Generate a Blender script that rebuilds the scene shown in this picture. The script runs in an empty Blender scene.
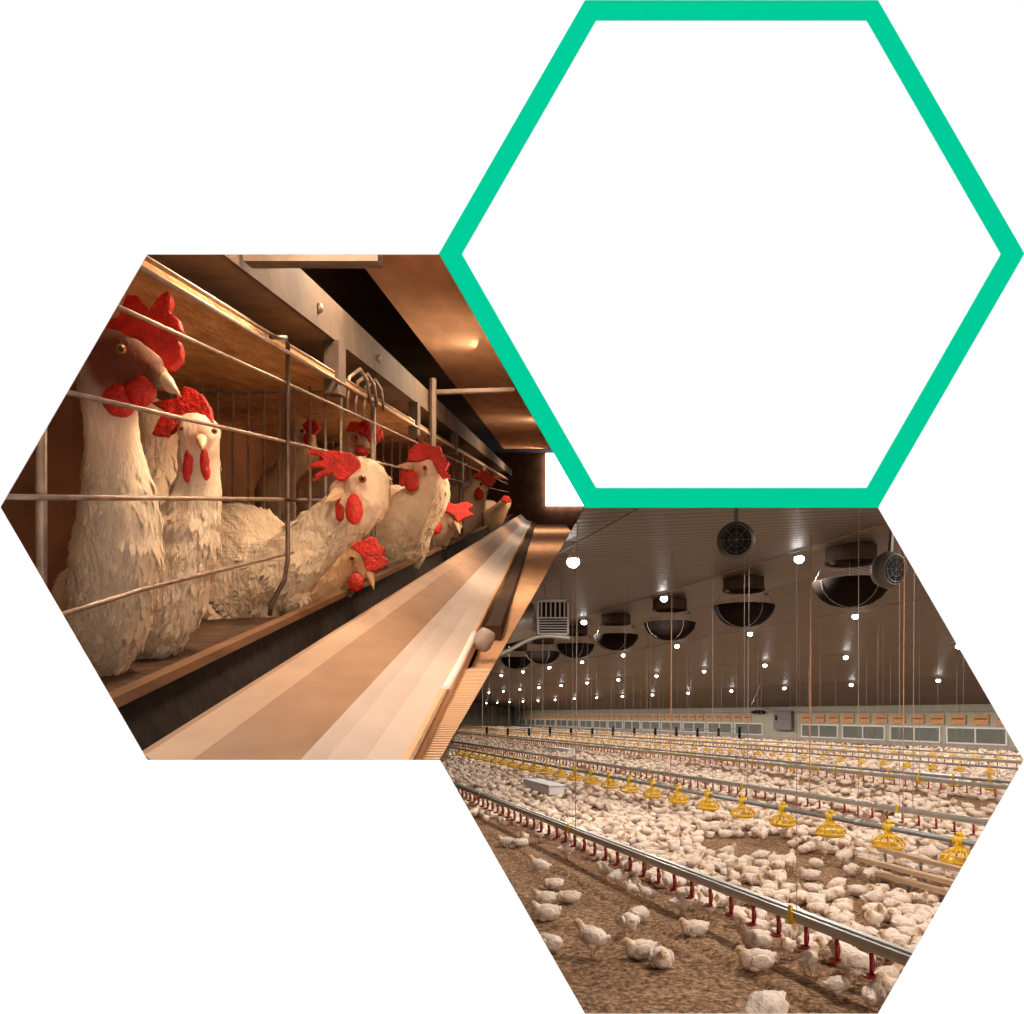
import bpy, bmesh, math, random
import numpy as np
from mathutils import Vector, Matrix, Euler, noise

random.seed(7); rng = np.random.default_rng(7)
C = bpy.context.scene
COL = C.collection

# ------------------------------------------------------------------ camera
FX, CX, CY = 800.0, 560.0, 714.0          # focal length and principal point in pixels of 1024x1014
EYE = Vector((0, 0, 1.6))
cd = bpy.data.cameras.new('camera'); cam = bpy.data.objects.new('camera', cd); COL.objects.link(cam)
cam.location = EYE; cam.rotation_euler = (math.pi/2, 0, 0)
cd.sensor_width = 36; cd.lens = 36*FX/1024
cd.shift_x = (512-CX)/1024; cd.shift_y = (CY-507)/1024
cd.clip_start = 0.01; cd.clip_end = 400
C.camera = cam
# ------------------------------------------------------------------ world, exposure
w = bpy.data.worlds.new('world'); C.world = w; w.use_nodes = True
w.node_tree.nodes['Background'].inputs[0].default_value = (1, 1, 1, 1)
w.node_tree.nodes['Background'].inputs[1].default_value = 1.35
C.view_settings.view_transform = 'Standard'; C.view_settings.look = 'None'
C.view_settings.exposure = 0; C.view_settings.gamma = 1; C.view_settings.use_curve_mapping = False

# ------------------------------------------------------------------ frames
DX, DY = -289/850.6, 800/850.6            # direction of the barn's rows
def Bp(b, s, z): return Vector((DY*b + DX*s, -DX*b + DY*s, z))      # b across the rows, s along them
def Lp(a, t, z): return Vector((a - .02125*t, t, 1.6 + .2675*t + z))  # hen house: the row climbs gently
def LX(px, py, t): return Vector(((px-CX)/FX*t, t, 1.6 + (CY-py)/FX*t))
def LXa(a, t): return a
YW = 0.5                                   # the white wall
# plane between the two rooms: through the shared edge of the two openings
PN = Vector((1, .117, -.573)).normalized()
e1 = LX(585, 507, 1) - EYE; e2 = LX(440, 760, 1) - EYE
PN = e1.cross(e2).normalized()
if PN.x < 0: PN = -PN
def side(p): return (Vector(p) - EYE).dot(PN)        # > 0 in the barn

def light(name, kind, loc, power, color=(1, 1, 1), size=.1, rot=None, size_y=None, spread=None):
    l = bpy.data.lights.new(name, kind); l.energy = power; l.color = color
    if kind == 'AREA':
        l.size = size
        if size_y: l.shape = 'RECTANGLE'; l.size_y = size_y
        if spread: l.spread = spread
    else: l.shadow_soft_size = size
    o = bpy.data.objects.new(name, l); COL.objects.link(o); o.location = loc
    if rot is not None: o.rotation_euler = rot
    return o
def aim(loc, to): return (Vector(to)-Vector(loc)).to_track_quat('-Z', 'Y').to_euler()
# hen house: unseen warm lamps over the aisle, plus low fills added for the bodies
WARM = (1, .74, .50)
for (a, t, z, to, p, sx) in [(-.23, .80, .43, (-.36, .92, -.02), 2.9, .07), (-.22, 1.30, .43, (-.35, 1.36, -.05), 2.6, .07),
                             (-.14, 2.3, .43, (-.35, 2.4, -.1), 3.8, .10), (.05, 4.5, .42, (-.3, 4.7, -.1), 6, .2), (.05, 7, .42, (-.3, 7.2, -.1), 8, .2),
                             (.045, .92, .10, (-.42, 1.05, -.04), .75, .09), (.05, 2.1, .12, (-.4, 2.3, -.02), 1.8, .12)]:  # low side fills, added to brighten the hens' lower bodies; no fixture
    L_ = Lp(a, t, z); light('aisle_lamp_and_fill', 'AREA', L_, p*1.3, WARM, sx, aim(L_, Lp(*to)), size_y=sx*1.6)

# ------------------------------------------------------------------ materials
def mat(name, col, rough=.6, metal=0, noise_s=0, noise_a=.15, bump=0, bump_s=40, emit=None, sub=0, col2=None, attr=False, spec=None, stretch=None, detail=6):
    m = bpy.data.materials.new(name); m.use_nodes = True; n = m.node_tree.nodes; k = m.node_tree.links
    b = n['Principled BSDF']; b.inputs['Base Color'].default_value = (*col, 1)
    b.inputs['Roughness'].default_value = rough; b.inputs['Metallic'].default_value = metal
    if spec is not None: b.inputs['Specular IOR Level'].default_value = spec
    tc = n.new('ShaderNodeTexCoord'); src = tc.outputs['Object']
    if stretch:
        mp = n.new('ShaderNodeMapping'); mp.inputs['Scale'].default_value = stretch; k.new(src, mp.inputs[0]); src = mp.outputs[0]
    base = None
    if attr:
        a = n.new('ShaderNodeAttribute'); a.attribute_name = 'Col'; base = a.outputs['Color']
    if noise_s:
        t = n.new('ShaderNodeTexNoise'); t.inputs['Scale'].default_value = noise_s; t.inputs['Detail'].default_value = detail
        k.new(src, t.inputs['Vector'])
        r = n.new('ShaderNodeValToRGB'); k.new(t.outputs[0], r.inputs[0])
        r.color_ramp.elements[0].position = .3; r.color_ramp.elements[1].position = .7
        c2 = col2 or tuple(min(1, c*(1+noise_a)) for c in col)
        if attr:
            r.color_ramp.elements[0].color = (1-noise_a,)*3+(1,); r.color_ramp.elements[1].color = (1, 1, 1, 1)
            mx = n.new('ShaderNodeMix'); mx.data_type = 'RGBA'; mx.blend_type = 'MULTIPLY'; mx.inputs[0].default_value = 1
            k.new(base, mx.inputs[6]); k.new(r.outputs[0], mx.inputs[7]); base = mx.outputs[2]
        else:
            c1 = tuple(c*(1-noise_a) for c in col) if not col2 else col
            r.color_ramp.elements[0].color = (*c1, 1); r.color_ramp.elements[1].color = (*c2, 1); base = r.outputs[0]
    if base is not None: k.new(base, b.inputs['Base Color'])
    if bump:
        t2 = n.new('ShaderNodeTexNoise'); t2.inputs['Scale'].default_value = bump_s; t2.inputs['Detail'].default_value = 8
        k.new(src, t2.inputs['Vector'])
        bp = n.new('ShaderNodeBump'); bp.inputs['Strength'].default_value = bump; bp.inputs['Distance'].default_value = .01
        k.new(t2.outputs[0], bp.inputs['Height']); k.new(bp.outputs[0], b.inputs['Normal'])
    if sub:
        b.inputs['Subsurface Weight'].default_value = sub; b.inputs['Subsurface Radius'].default_value = (1, .4, .25)
        b.inputs['Subsurface Scale'].default_value = .004
    if emit:
        b.inputs['Emission Color'].default_value = (*emit[0], 1); b.inputs['Emission Strength'].default_value = emit[1]
    return m
def wave_mat(name, col, col2, scale, rot, rough=.4, metal=0, strength=.5, dist=.02, profile='SIN', nz=1.5, spec=.5):
    m = mat(name, col, rough, metal, noise_s=nz, col2=col2, spec=spec)
    n = m.node_tree.nodes; k = m.node_tree.links; b = n['Principled BSDF']
    tc = n.new('ShaderNodeTexCoord'); mp = n.new('ShaderNodeMapping'); mp.inputs['Rotation'].default_value = rot
    k.new(tc.outputs['Object'], mp.inputs[0])
    wv = n.new('ShaderNodeTexWave'); wv.inputs['Scale'].default_value = scale; wv.wave_profile = profile; wv.bands_direction = 'X'
    k.new(mp.outputs[0], wv.inputs[0]); bp = n.new('ShaderNodeBump'); bp.inputs['Strength'].default_value = strength; bp.inputs['Distance'].default_value = dist
    k.new(wv.outputs['Fac'], bp.inputs['Height']); k.new(bp.outputs[0], b.inputs['Normal'])
    return m
ROWROT = math.atan2(DX, DY)               # rotation that brings object X onto the rows
M = dict(
 white=mat('white_paint', (.96, .96, .96), .9, spec=0),
 green=mat('green_paint', (0.0, .505, .27), .9, spec=0),
 feather=mat('hen_feathers', (.8, .7, .56), .8, attr=True, noise_s=60, noise_a=.10, bump=.35, bump_s=220, spec=.08, stretch=(1, 1, .3), sub=.2),
 red=mat('comb_skin', (.62, .022, .012), .42, noise_s=55, noise_a=.35, bump=.35, bump_s=300, sub=.15),
 beak=mat('beak_horn', (.72, .48, .28), .4, noise_s=30),
 iris=mat('eye_iris', (.32, .11, .03), .2), pupil=mat('eye_pupil', (.01, .008, .006), .08),
 wire=mat('galvanised_wire', (.33, .245, .19), .42, .55, noise_s=60, noise_a=.3),
 darkwire=mat('dark_hook_wire', (.13, .09, .07), .4, .6, noise_s=50, noise_a=.3),
 wood=mat('plywood', (.42, .19, .055), .6, noise_s=7, col2=(.78, .46, .20), bump=.3, bump_s=25, stretch=(7, 1.2, 6)),
 wood2=mat('brown_wooden_lip', (.17, .08, .036), .7, noise_s=9, noise_a=.3, stretch=(5, .7, 5)),
 floorm=mat('littered_cage_floor', (.085, .042, .022), .85, noise_s=40, noise_a=.5, bump=.6),
 beam=mat('weathered_steel_beam', (.105, .072, .052), .75, .1, noise_s=14, noise_a=.35, bump=.2),
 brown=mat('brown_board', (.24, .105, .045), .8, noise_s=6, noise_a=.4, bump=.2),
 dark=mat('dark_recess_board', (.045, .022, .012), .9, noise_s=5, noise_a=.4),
 tan=mat('tan_ceiling_board', (.68, .43, .27), .95, spec=.1, noise_s=5, noise_a=.15, stretch=(4, .6, 4)),
 trough=mat('galvanised_trough', (.43, .29, .20), .55, .05, noise_s=8, noise_a=.12, stretch=(5, .6, 5)),
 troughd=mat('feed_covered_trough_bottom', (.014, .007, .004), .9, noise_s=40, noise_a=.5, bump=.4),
 belt=mat('white_egg_belt', (.52, .46, .44), .5, noise_s=9, noise_a=.08, bump=.12, bump_s=30),
 ridge=mat('ribbed_tan_plastic', (.66, .45, .28), .5, noise_s=10, noise_a=.1),
 daylight=mat('daylight_pane', (1, 1, 1), .5, emit=((1, .97, 1), 3.2)),
 litter=None,
 chick=mat('chick_down', (.8, .7, .6), .85, attr=True, noise_s=45, noise_a=.12, bump=.5, bump_s=160, spec=.1),
 flock=mat('flock_down', (.8, .7, .6), .9, attr=True, spec=.05),
 leg=mat('chick_leg_skin', (.62, .36, .22), .6, noise_s=60),
 alu=mat('aluminium_profile', (.42, .42, .40), .38, .35, noise_s=12, noise_a=.1, stretch=(1, .3, 1)),
 pipe=mat('white_water_pipe', (.62, .55, .48), .5, noise_s=12, noise_a=.1),
 redp=mat('red_plastic', (.36, .015, .012), .35, noise_s=20, noise_a=.1),
 yel=mat('yellow_plastic', (.84, .52, .02), .4, noise_s=20, noise_a=.08),
 tube=mat('grey_feed_tube', (.24, .25, .25), .4, .3, noise_s=10, noise_a=.1),
 cord=mat('pale_cord', (.30, .26, .23), .7, noise_s=8, noise_a=.2),
 orcord=mat('orange_cord', (.50, .22, .11), .7, noise_s=8, noise_a=.2),
 black=mat('black_plastic', (.012, .011, .012), .8, spec=.1, noise_s=8, noise_a=.3),
 bowlm=mat('dark_plastic_bowl', (.012, .008, .007), .95, spec=.1, noise_s=6, noise_a=.3),
 fanm=mat('dark_fan_sheet', (.12, .11, .10), .5, .3, noise_s=8, noise_a=.2),
 chim=mat('chimney_sheet', (.11, .08, .06), .8, spec=.1, noise_s=8, noise_a=.15),
 metal=mat('dull_metal', (.33, .31, .29), .4, .5, noise_s=8, noise_a=.2),
 duct=mat('pale_duct_sheet', (.42, .39, .36), .35, .4, noise_s=6, noise_a=.2, bump=.3, bump_s=8),
 concrete=mat('concrete_plinth', (.36, .30, .26), .85, noise_s=3, noise_a=.15, bump=.2),
 frame=mat('white_window_frame', (.72, .70, .70), .5, noise_s=5, noise_a=.05),
 pane=mat('grey_green_pane', (.13, .145, .12), .35, noise_s=2, noise_a=.12),
 hatch=mat('pine_inlet_flap', (.58, .28, .12), .6, noise_s=5, noise_a=.25, stretch=(1, 1, 6)),
 plank=mat('pine_plank', (.52, .34, .21), .6, noise_s=10, noise_a=.25, bump=.2, stretch=(1, .4, 6)),
 box=mat('grey_cabinet', (.16, .155, .15), .5, .1, noise_s=4, noise_a=.1),
 foam=mat('white_foam_box', (.90, .88, .90), .6, noise_s=8, noise_a=.05, bump=.2),
 bulb=mat('lamp_bulb_glass', (1, 1, 1), .5, emit=((1, .97, .93), 22)),
 reflector=mat('lamp_housing', (.6, .58, .55), .4, noise_s=8),
 ceil=wave_mat('corrugated_ceiling', (.105, .080, .062), (.135, .102, .08), 1.5, (0, 0, ROWROT+math.pi/2), rough=.45, metal=.1, strength=.55, dist=.02),
 wallb=wave_mat('ribbed_green_grey_wall', (.33, .33, .265), (.38, .37, .30), 1.6, (0, 0, ROWROT+math.pi/2), rough=.6, strength=.5),
 wallend=wave_mat('ribbed_end_wall', (.36, .37, .30), (.44, .43, .36), .6, (0, 0, ROWROT), rough=.6, strength=.6),
)
def litter_mat():
    m = bpy.data.materials.new('wood_shaving_litter'); m.use_nodes = True; n = m.node_tree.nodes; k = m.node_tree.links; b = n['Principled BSDF']
    b.inputs['Roughness'].default_value = .95; b.inputs['Specular IOR Level'].default_value = .1
    tc = n.new('ShaderNodeTexCoord')
    def nz(s, d=8): 
        t = n.new('ShaderNodeTexNoise'); t.inputs['Scale'].default_value = s; t.inputs['Detail'].default_value = d; t.inputs['Roughness'].default_value = .7; k.new(tc.outputs['Object'], t.inputs[0]); return t
    a = nz(26); c = nz(1.3, 3)
    r = n.new('ShaderNodeValToRGB'); k.new(a.outputs[0], r.inputs[0]); e = r.color_ramp.elements
    e[0].position = .34; e[0].color = (.10, .050, .026, 1); e[1].position = .62; e[1].color = (.68, .45, .28, 1)
    x = r.color_ramp.elements.new(.5); x.color = (.36, .215, .125, 1)
    r2 = n.new('ShaderNodeValToRGB'); k.new(c.outputs[0], r2.inputs[0]); r2.color_ramp.elements[0].position = .35; r2.color_ramp.elements[0].color = (.72, .68, .66, 1); r2.color_ramp.elements[1].position = .65
    mx = n.new('ShaderNodeMix'); mx.data_type = 'RGBA'; mx.blend_type = 'MULTIPLY'; mx.inputs[0].default_value = 1
    k.new(r.outputs[0], mx.inputs[6]); k.new(r2.outputs[0], mx.inputs[7]); k.new(mx.outputs[2], b.inputs['Base Color'])
    bp = n.new('ShaderNodeBump'); bp.inputs['Strength'].default_value = 1; bp.inputs['Distance'].default_value = .035; k.new(a.outputs[0], bp.inputs['Height']); k.new(bp.outputs[0], b.inputs['Normal'])
    return m
M['litter'] = litter_mat()

# ------------------------------------------------------------------ mesh helpers
def tag(o, label=None, cat=None, group=None, kind=None):
    if label: o['label'] = label
    if cat: o['category'] = cat
    if group: o['group'] = group
    if kind: o['kind'] = kind
    return o
def empty(name, loc, label=None, cat=None, group=None, rz=0):
    o = bpy.data.objects.new(name, None); COL.objects.link(o); o.location = loc; o.rotation_euler = (0, 0, rz); o.empty_display_size = .05
    return tag(o, label, cat, group)
def link_mesh(name, me, m, parent=None, smooth=False, recenter=True, local=False):
    if isinstance(m, (list, tuple)):
        for q in m: me.materials.append(q)
    else: me.materials.append(m)
    o = bpy.data.objects.new(name, me); COL.objects.link(o)
    if smooth: me.shade_smooth()
    if recenter and len(me.vertices) and not local:
        co = np.empty(len(me.vertices)*3, np.float32); me.vertices.foreach_get('co', co); co = co.reshape(-1, 3)
        og = np.array([(co[:, 0].min()+co[:, 0].max())/2, (co[:, 1].min()+co[:, 1].max())/2, co[:, 2].min()], np.float32)
        co -= og; me.vertices.foreach_set('co', co.ravel()); me.update()
        o.location = Vector(og.tolist())
        if parent:
            p = parent
            while p: o.location -= p.location; p = p.parent
    if parent: o.parent = parent
    return o
class MB:
    def __init__(s, F=None): s.v = []; s.f = []; s.mi = []; s.F = F or (lambda x, y, z: Vector((x, y, z))); s.cur = 0
    def add(s, vs, fs):
        k = len(s.v); s.v += [Vector(q) for q in vs]; s.f += [tuple(i+k for i in f) for f in fs]; s.mi += [s.cur]*len(fs); return s
    def box(s, lo, hi, F=None):
        F = F or s.F; x0, y0, z0 = lo; x1, y1, z1 = hi
        return s.add([F(x, y, z) for z in (z0, z1) for y in (y0, y1) for x in (x0, x1)],
                     [(0, 2, 3, 1), (4, 5, 7, 6), (0, 1, 5, 4), (2, 6, 7, 3), (0, 4, 6, 2), (1, 3, 7, 5)])
    def quad(s, pts): return s.add(pts, [tuple(range(len(pts)))])
    def tube(s, pts, r, seg=8, cap=True):
        pts = [Vector(p) for p in pts]; n = len(pts); rr = r if isinstance(r, (list, tuple)) else [r]*n
        vs = []; up = None
        for i, p in enumerate(pts):
            d = (pts[min(i+1, n-1)] - pts[max(i-1, 0)]).normalized()
            if up is None: up = Vector((0, 0, 1)) if abs(d.z) < .9 else Vector((1, 0, 0))
            u = (up - d*up.dot(d)).normalized(); v = d.cross(u); up = u
            for k in range(seg):
                A = 2*math.pi*k/seg; vs.append(p + (u*math.cos(A)+v*math.sin(A))*rr[i])
        fs = [(i*seg+k, i*seg+(k+1) % seg, (i+1)*seg+(k+1) % seg, (i+1)*seg+k) for i in range(n-1) for k in range(seg)]
        if cap: fs += [tuple(range(seg))[::-1], tuple((n-1)*seg+k for k in range(seg))]
        return s.add(vs, fs)
    def ell(s, c, r, rot=None, nu=16, nv=10):
        c = Vector(c); R = rot or Matrix.Identity(3); vs = []; fs = []
        for j in range(1, nv):
            th = math.pi*j/nv
            for i in range(nu):
                ph = 2*math.pi*i/nu
                vs.append(c + R @ Vector((r[0]*math.sin(th)*math.cos(ph), r[1]*math.sin(th)*math.sin(ph), r[2]*math.cos(th))))
        T = len(vs); vs += [c + R @ Vector((0, 0, r[2])), c + R @ Vector((0, 0, -r[2]))]
        for j in range(nv-2):
            for i in range(nu): fs.append((j*nu+i, (j+1)*nu+i, (j+1)*nu+(i+1) % nu, j*nu+(i+1) % nu))
        for i in range(nu): fs.append((T, i, (i+1) % nu)); fs.append((T+1, (nv-2)*nu+(i+1) % nu, (nv-2)*nu+i))
        return s.add(vs, fs)
    def lathe(s, prof, c=(0, 0, 0), seg=20, R=None):      # prof [(r,z)]
        c = Vector(c); R = R or Matrix.Identity(3); vs = []; n = len(prof)
        for r, z in prof:
            for k in range(seg):
                A = 2*math.pi*k/seg; vs.append(c + R @ Vector((r*math.cos(A), r*math.sin(A), z)))
        return s.add(vs, [(i*seg+k, i*seg+(k+1) % seg, (i+1)*seg+(k+1) % seg, (i+1)*seg+k) for i in range(n-1) for k in range(seg)])
    def mesh(s, name='m'):
        me = bpy.data.meshes.new(name); me.from_pydata([tuple(q) for q in s.v], [], s.f)
        me.polygons.foreach_set('material_index', s.mi); me.update(); return me
    def build(s, name, m, parent=None, smooth=False, clip=0, local=False, bevel=0):
        me = s.mesh(name)
        if clip:
            bm = bmesh.new(); bm.from_mesh(me)
            bmesh.ops.bisect_plane(bm, geom=bm.verts[:]+bm.edges[:]+bm.faces[:], plane_co=EYE, plane_no=PN*clip, clear_inner=True)
            bm.to_mesh(me); bm.free()
        if bevel:
            bm = bmesh.new(); bm.from_mesh(me); bmesh.ops.bevel(bm, geom=bm.edges[:], offset=bevel, segments=2, affect='EDGES'); bm.to_mesh(me); bm.free()
        return link_mesh(name, me, m, parent, smooth, local=local)
def remesh(mb, voxel, smooth_it=2, decim=None):
    me = mb.mesh('tmp') if isinstance(mb, MB) else mb
    o = bpy.data.objects.new('tmp', me); COL.objects.link(o)
    r = o.modifiers.new('r', 'REMESH'); r.mode = 'VOXEL'; r.voxel_size = voxel; r.adaptivity = 0
    if smooth_it:
        sm = o.modifiers.new('s', 'SMOOTH'); sm.iterations = smooth_it; sm.factor = .5
    if decim:
        d = o.modifiers.new('d', 'DECIMATE'); d.ratio = decim; d.use_collapse_triangulate = True
    dg = bpy.context.evaluated_depsgraph_get(); out = bpy.data.meshes.new_from_object(o.evaluated_get(dg))
    bpy.data.objects.remove(o); return out
def setcol(me, cols):
    a = me.color_attributes.new('Col', 'FLOAT_COLOR', 'POINT'); a.data.foreach_set('color', np.asarray(cols, np.float32).ravel())
def coords(me):
    co = np.empty(len(me.vertices)*3, np.float32); me.vertices.foreach_get('co', co); return co.reshape(-1, 3)
def structure(mb, name, m, clip=0, **k): return tag(mb.build(name, m, clip=clip, **k), kind='structure')
def catmull(P, n=6):
    P = [Vector(p) for p in P]; out = []
    for i in range(len(P)-1):
        a, b, c, d = P[max(i-1, 0)], P[i], P[i+1], P[min(i+2, len(P)-1)]
        for k in range(n):
            u = k/n; out.append(.5*((2*b)+(c-a)*u+(2*a-5*b+4*c-d)*u*u+(3*b-a-3*c+d)*u**3))
    out.append(P[-1]); return out

# ================================================================== THE WHITE WALL AND THE GREEN HEXAGON
hole = [(0, 507), (147, 254), (440, 254), (585, 507), (878, 507), (1024, 760), (878, 1014), (585, 1014), (440, 760), (147, 760)]
H = [LX(x, y, YW) for x, y in hole]
OUT = [Vector((-12, YW, -.4)), Vector((40, YW, -.4)), Vector((40, YW, 8)), Vector((-12, YW, 8))]
bm = bmesh.new()
hv = [bm.verts.new(p) for p in H]; ov = [bm.verts.new(p) for p in OUT]
ed = [bm.edges.new((hv[i], hv[(i+1) % 10])) for i in range(10)] + [bm.edges.new((ov[i], ov[(i+1) % 4])) for i in range(4)]
bmesh.ops.triangle_fill(bm, edges=ed, use_beauty=True, use_dissolve=False)
r_ = bmesh.ops.extrude_face_region(bm, geom=bm.faces[:])
for v in [g for g in r_['geom'] if isinstance(g, bmesh.types.BMVert)]: v.co.y += .0006
bmesh.ops.recalc_face_normals(bm, faces=bm.faces[:])
me = bpy.data.meshes.new('wall_front'); bm.to_mesh(me); bm.free()
tag(link_mesh('wall_front', me, M['white']), kind='structure')
ro = [(585, 0), (878, 0), (1024.5, 253.5), (878, 507.5), (585, 507.5), (439, 253.5)]; ri = [(596, 19.5), (867, 19.5), (1001.5, 253.5), (867, 488), (596, 488), (461.5, 253.5)]
mb = MB(); V = []
for y in (YW-.0008, YW): V += [LX(px, py, YW-.0008) + Vector((0, y-(YW-.0008), 0)) for px, py in ro+ri]
F_ = []
for i in range(6):
    j = (i+1) % 6
    F_ += [(i, j, 6+j, 6+i), (12+i, 18+i, 18+j, 12+j), (i, 12+i, 12+j, j), (6+i, 6+j, 18+j, 18+i)]
mb.add(V, F_)
tag(mb.build('hexagon_frame', M['green']), 'flat bright green hexagonal outline mounted on the white wall', 'frame')

# ================================================================== THE TWO ROOMS' SHELLS
pl = lambda y, z: Vector((-( (z-1.6)*PN.z + y*PN.y)/PN.x, y, z))
mb = MB(); q = [pl(YW, -.4), pl(YW, 8), pl(125, 8), pl(125, -.4)]
mb.quad(q); mb.cur = 1; mb.quad([p - PN*.0003 for p in q][::-1])
structure(mb, 'wall_divider', [M['ceil'], M['brown']])

# ---- barn: ridge at b=11.8
WB, RB, RH, EH = 30.0, 11.8, 4.72, 2.0
CP = [(-9, 2.1), (-1.5, 3.14), (3.8, 3.88), (8.6, 4.46), (RB, 4.76), (15, 4.46), (19.8, 3.88), (25.1, 3.14), (28.6, 2.42), (WB+.2, 1.99)]
def ceil_z(b): return float(np.interp(b, [c[0] for c in CP], [c[1] for c in CP]))
SE = 102.0
# litter: a fine bumpy patch near the wall and a plain sheet further on
def floor_h(x, y): 
    p = Vector((x, y, 0)); h = noise.fractal(p*4, 1, 2, 4)*.012 + noise.noise(p*22)*.006
    b = DY*x + -DX*y; h -= .022*math.exp(-((b-2.72-.05*noise.noise(p*2))/.035)**2) - .012*math.exp(-((b-2.82)/.05)**2)  # groove and ridge stand in for the drinker line's shadow
    return h - .006
mb = MB(); nx, ny = 240, 220
xs = np.linspace(-2.4, 6.6, nx); ys = np.linspace(.5, 11.0, ny)
mb.add([Vector((x, y, floor_h(x, y) if 2 < y < 10.8 else -.006)) for y in ys for x in xs], [(j*nx+i, j*nx+i+1, (j+1)*nx+i+1, (j+1)*nx+i) for j in range(ny-1) for i in range(nx-1)])
for (x0, x1, y0, y1) in [(6.6, 40, .5, 11), (-20, -2.4, .5, 11), (-60, 60, 11, 125)]:
    mb.quad([Vector((x0, y0, -.006)), Vector((x1, y0, -.006)), Vector((x1, y1, -.006)), Vector((x0, y1, -.006))])
structure(mb, 'floor', M['litter'], clip=1)
mb = MB(Bp)
for (b0, z0), (b1, z1) in zip(CP[:-1], CP[1:]): mb.quad([Bp(b0, -30, z0), Bp(b0, SE+.5, z0), Bp(b1, SE+.5, z1), Bp(b1, -30, z1)])
o = structure(mb, 'ceiling', M['ceil'], clip=1)
mb = MB(Bp); mb.box((WB, -30, 0), (WB+.2, SE+.3, 2.3)); structure(mb, 'wall_right', M['wallb'])
mb = MB(Bp); mb.box((-9, SE, 0), (WB+.2, SE+.2, 6)); structure(mb, 'wall_back', M['wallend'], clip=1)
mb = MB(Bp); mb.box((WB-.06, -4, 0), (WB, SE, .2)); structure(mb, 'baseboard_right', M['concrete'])
mb = MB(Bp); mb.box((-5, SE-.06, 0), (WB, SE, .3)); structure(mb, 'baseboard_back', M['concrete'], clip=1)
mb = MB(Bp); mb.tube([Bp(WB-.08, 5, 1.72), Bp(WB-.08, SE, 1.72)], .025, 6); structure(mb, 'trim_1', M['metal'])
# windows of the side wall
wi = 0; s0 = 25.98
for k in range(-2, 20):
    s = s0 + 3.66*k
    if k == 4: continue
    wi += 1
    e = empty('window_%d' % wi, Bp(WB, s+1.65, .22)); tag(e, kind='structure')
    f = MB(Bp); x0, x1 = WB-.07, WB-.0
    f.box((x0, s, .22), (x1, s+3.3, .29)); f.box((x0, s, .93), (x1, s+3.3, 1.0))
    for q in (0, 1.62, 3.23): f.box((x0, s+q, .29), (x1, s+q+.07, .93))
    f.build('window_frame', M['frame'], e)
    for q in (.07, 1.69):
        g = MB(Bp); g.box((WB-.02, s+q, .29), (WB-.005, s+q+1.55, .93)); g.build('pane', M['pane'], e)
# wooden inlet flaps
def copyo(o, parent=None):
    c = o.copy(); COL.objects.link(c)
    if parent: c.parent = parent
    return c
hp = None
g = MB(); g.box((-.05, -.42, 0), (0, .42, .44)); 
for a, b, c, d in [(-.42, .42, .38, .44), (-.42, .42, 0, .06), (-.42, -.36, .06, .34), (.36, .42, .06, .34)]: g.box((-.075, a, c), (-.05, b, d))
g.box((-.065, -.28, .16), (-.05, .28, .20)); g.cur = 1; g.box((-.054, -.34, .22), (-.05, .34, .30))
hme = g.mesh('inlet_flap')
hme.materials.append(M['hatch']); hme.materials.append(M['brown'])
for k in range(-4, 56):
    s = 27.34 - .42 + 1.245*k
    if 40.2 < s < 43.2 or 44.0 < s < 45.2: continue
    c = bpy.data.objects.new('inlet_flap', hme); COL.objects.link(c); c.location = Bp(WB-.004, s+.42, 1.12); c.rotation_euler = (0, 0, ROWROT*-1 if False else math.atan2(-DX, DY))
    c.rotation_euler = (0, 0, math.atan2(DY, DX)-math.pi/2)
    near = 'near' if s < 45 else 'far'
    tag(c, 'orange wooden ventilation flap in the row above the side wall windows', 'flap', 'wooden flaps along the side wall')
# grey cabinet on the wall
e = empty('control_cabinet', Bp(WB, 42, .95), 'grey control cabinet mounted on the barn side wall among the wooden flaps', 'cabinet')
g = MB(Bp); g.box((WB-.25, 41.0, .6), (WB-.08, 42.8, 1.8)); g.build('cabinet_body', M['box'], e)
g = MB(Bp); g.box((WB-.27, 41.1, .65), (WB-.25, 42.7, 1.75)); g.build('cabinet_door', M['box'], e)
g = MB(Bp); g.box((WB-.31, 42.4, 1.2), (WB-.27, 42.55, 1.5)); g.build('door_handle', M['black'], e)
e = empty('wall_motor', Bp(WB, 44.4, 1.6), 'small dark winch motor fixed high on the side wall beside the cabinet', 'motor')
g = MB(Bp); g.box((WB-.3, 44.2, 1.62), (WB-.01, 44.8, 1.85)); g.build('motor_housing', M['black'], e)
g = MB(Bp); g.tube([Bp(WB-.2, 43.9, 1.72), Bp(WB-.2, 45.3, 1.72)], .09, 8); g.build('winch_drum', M['black'], e)
# door in the end wall
e = empty('door_1', Bp(21.2, SE, .3)); tag(e, kind='structure')
# ---- end wall door
g = MB(Bp); g.box((20.0, SE-.1, .3), (20.15, SE, 2.6)); g.box((21.7, SE-.1, .3), (21.85, SE, 2.6)); g.box((20.0, SE-.1, 2.45), (21.85, SE, 2.6)); g.build('door_frame', M['frame'], e)
g = MB(Bp); g.box((20.15, SE-.06, .3), (21.7, SE, 2.45)); g.build('door_leaf', M['wallend'], e)

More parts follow.
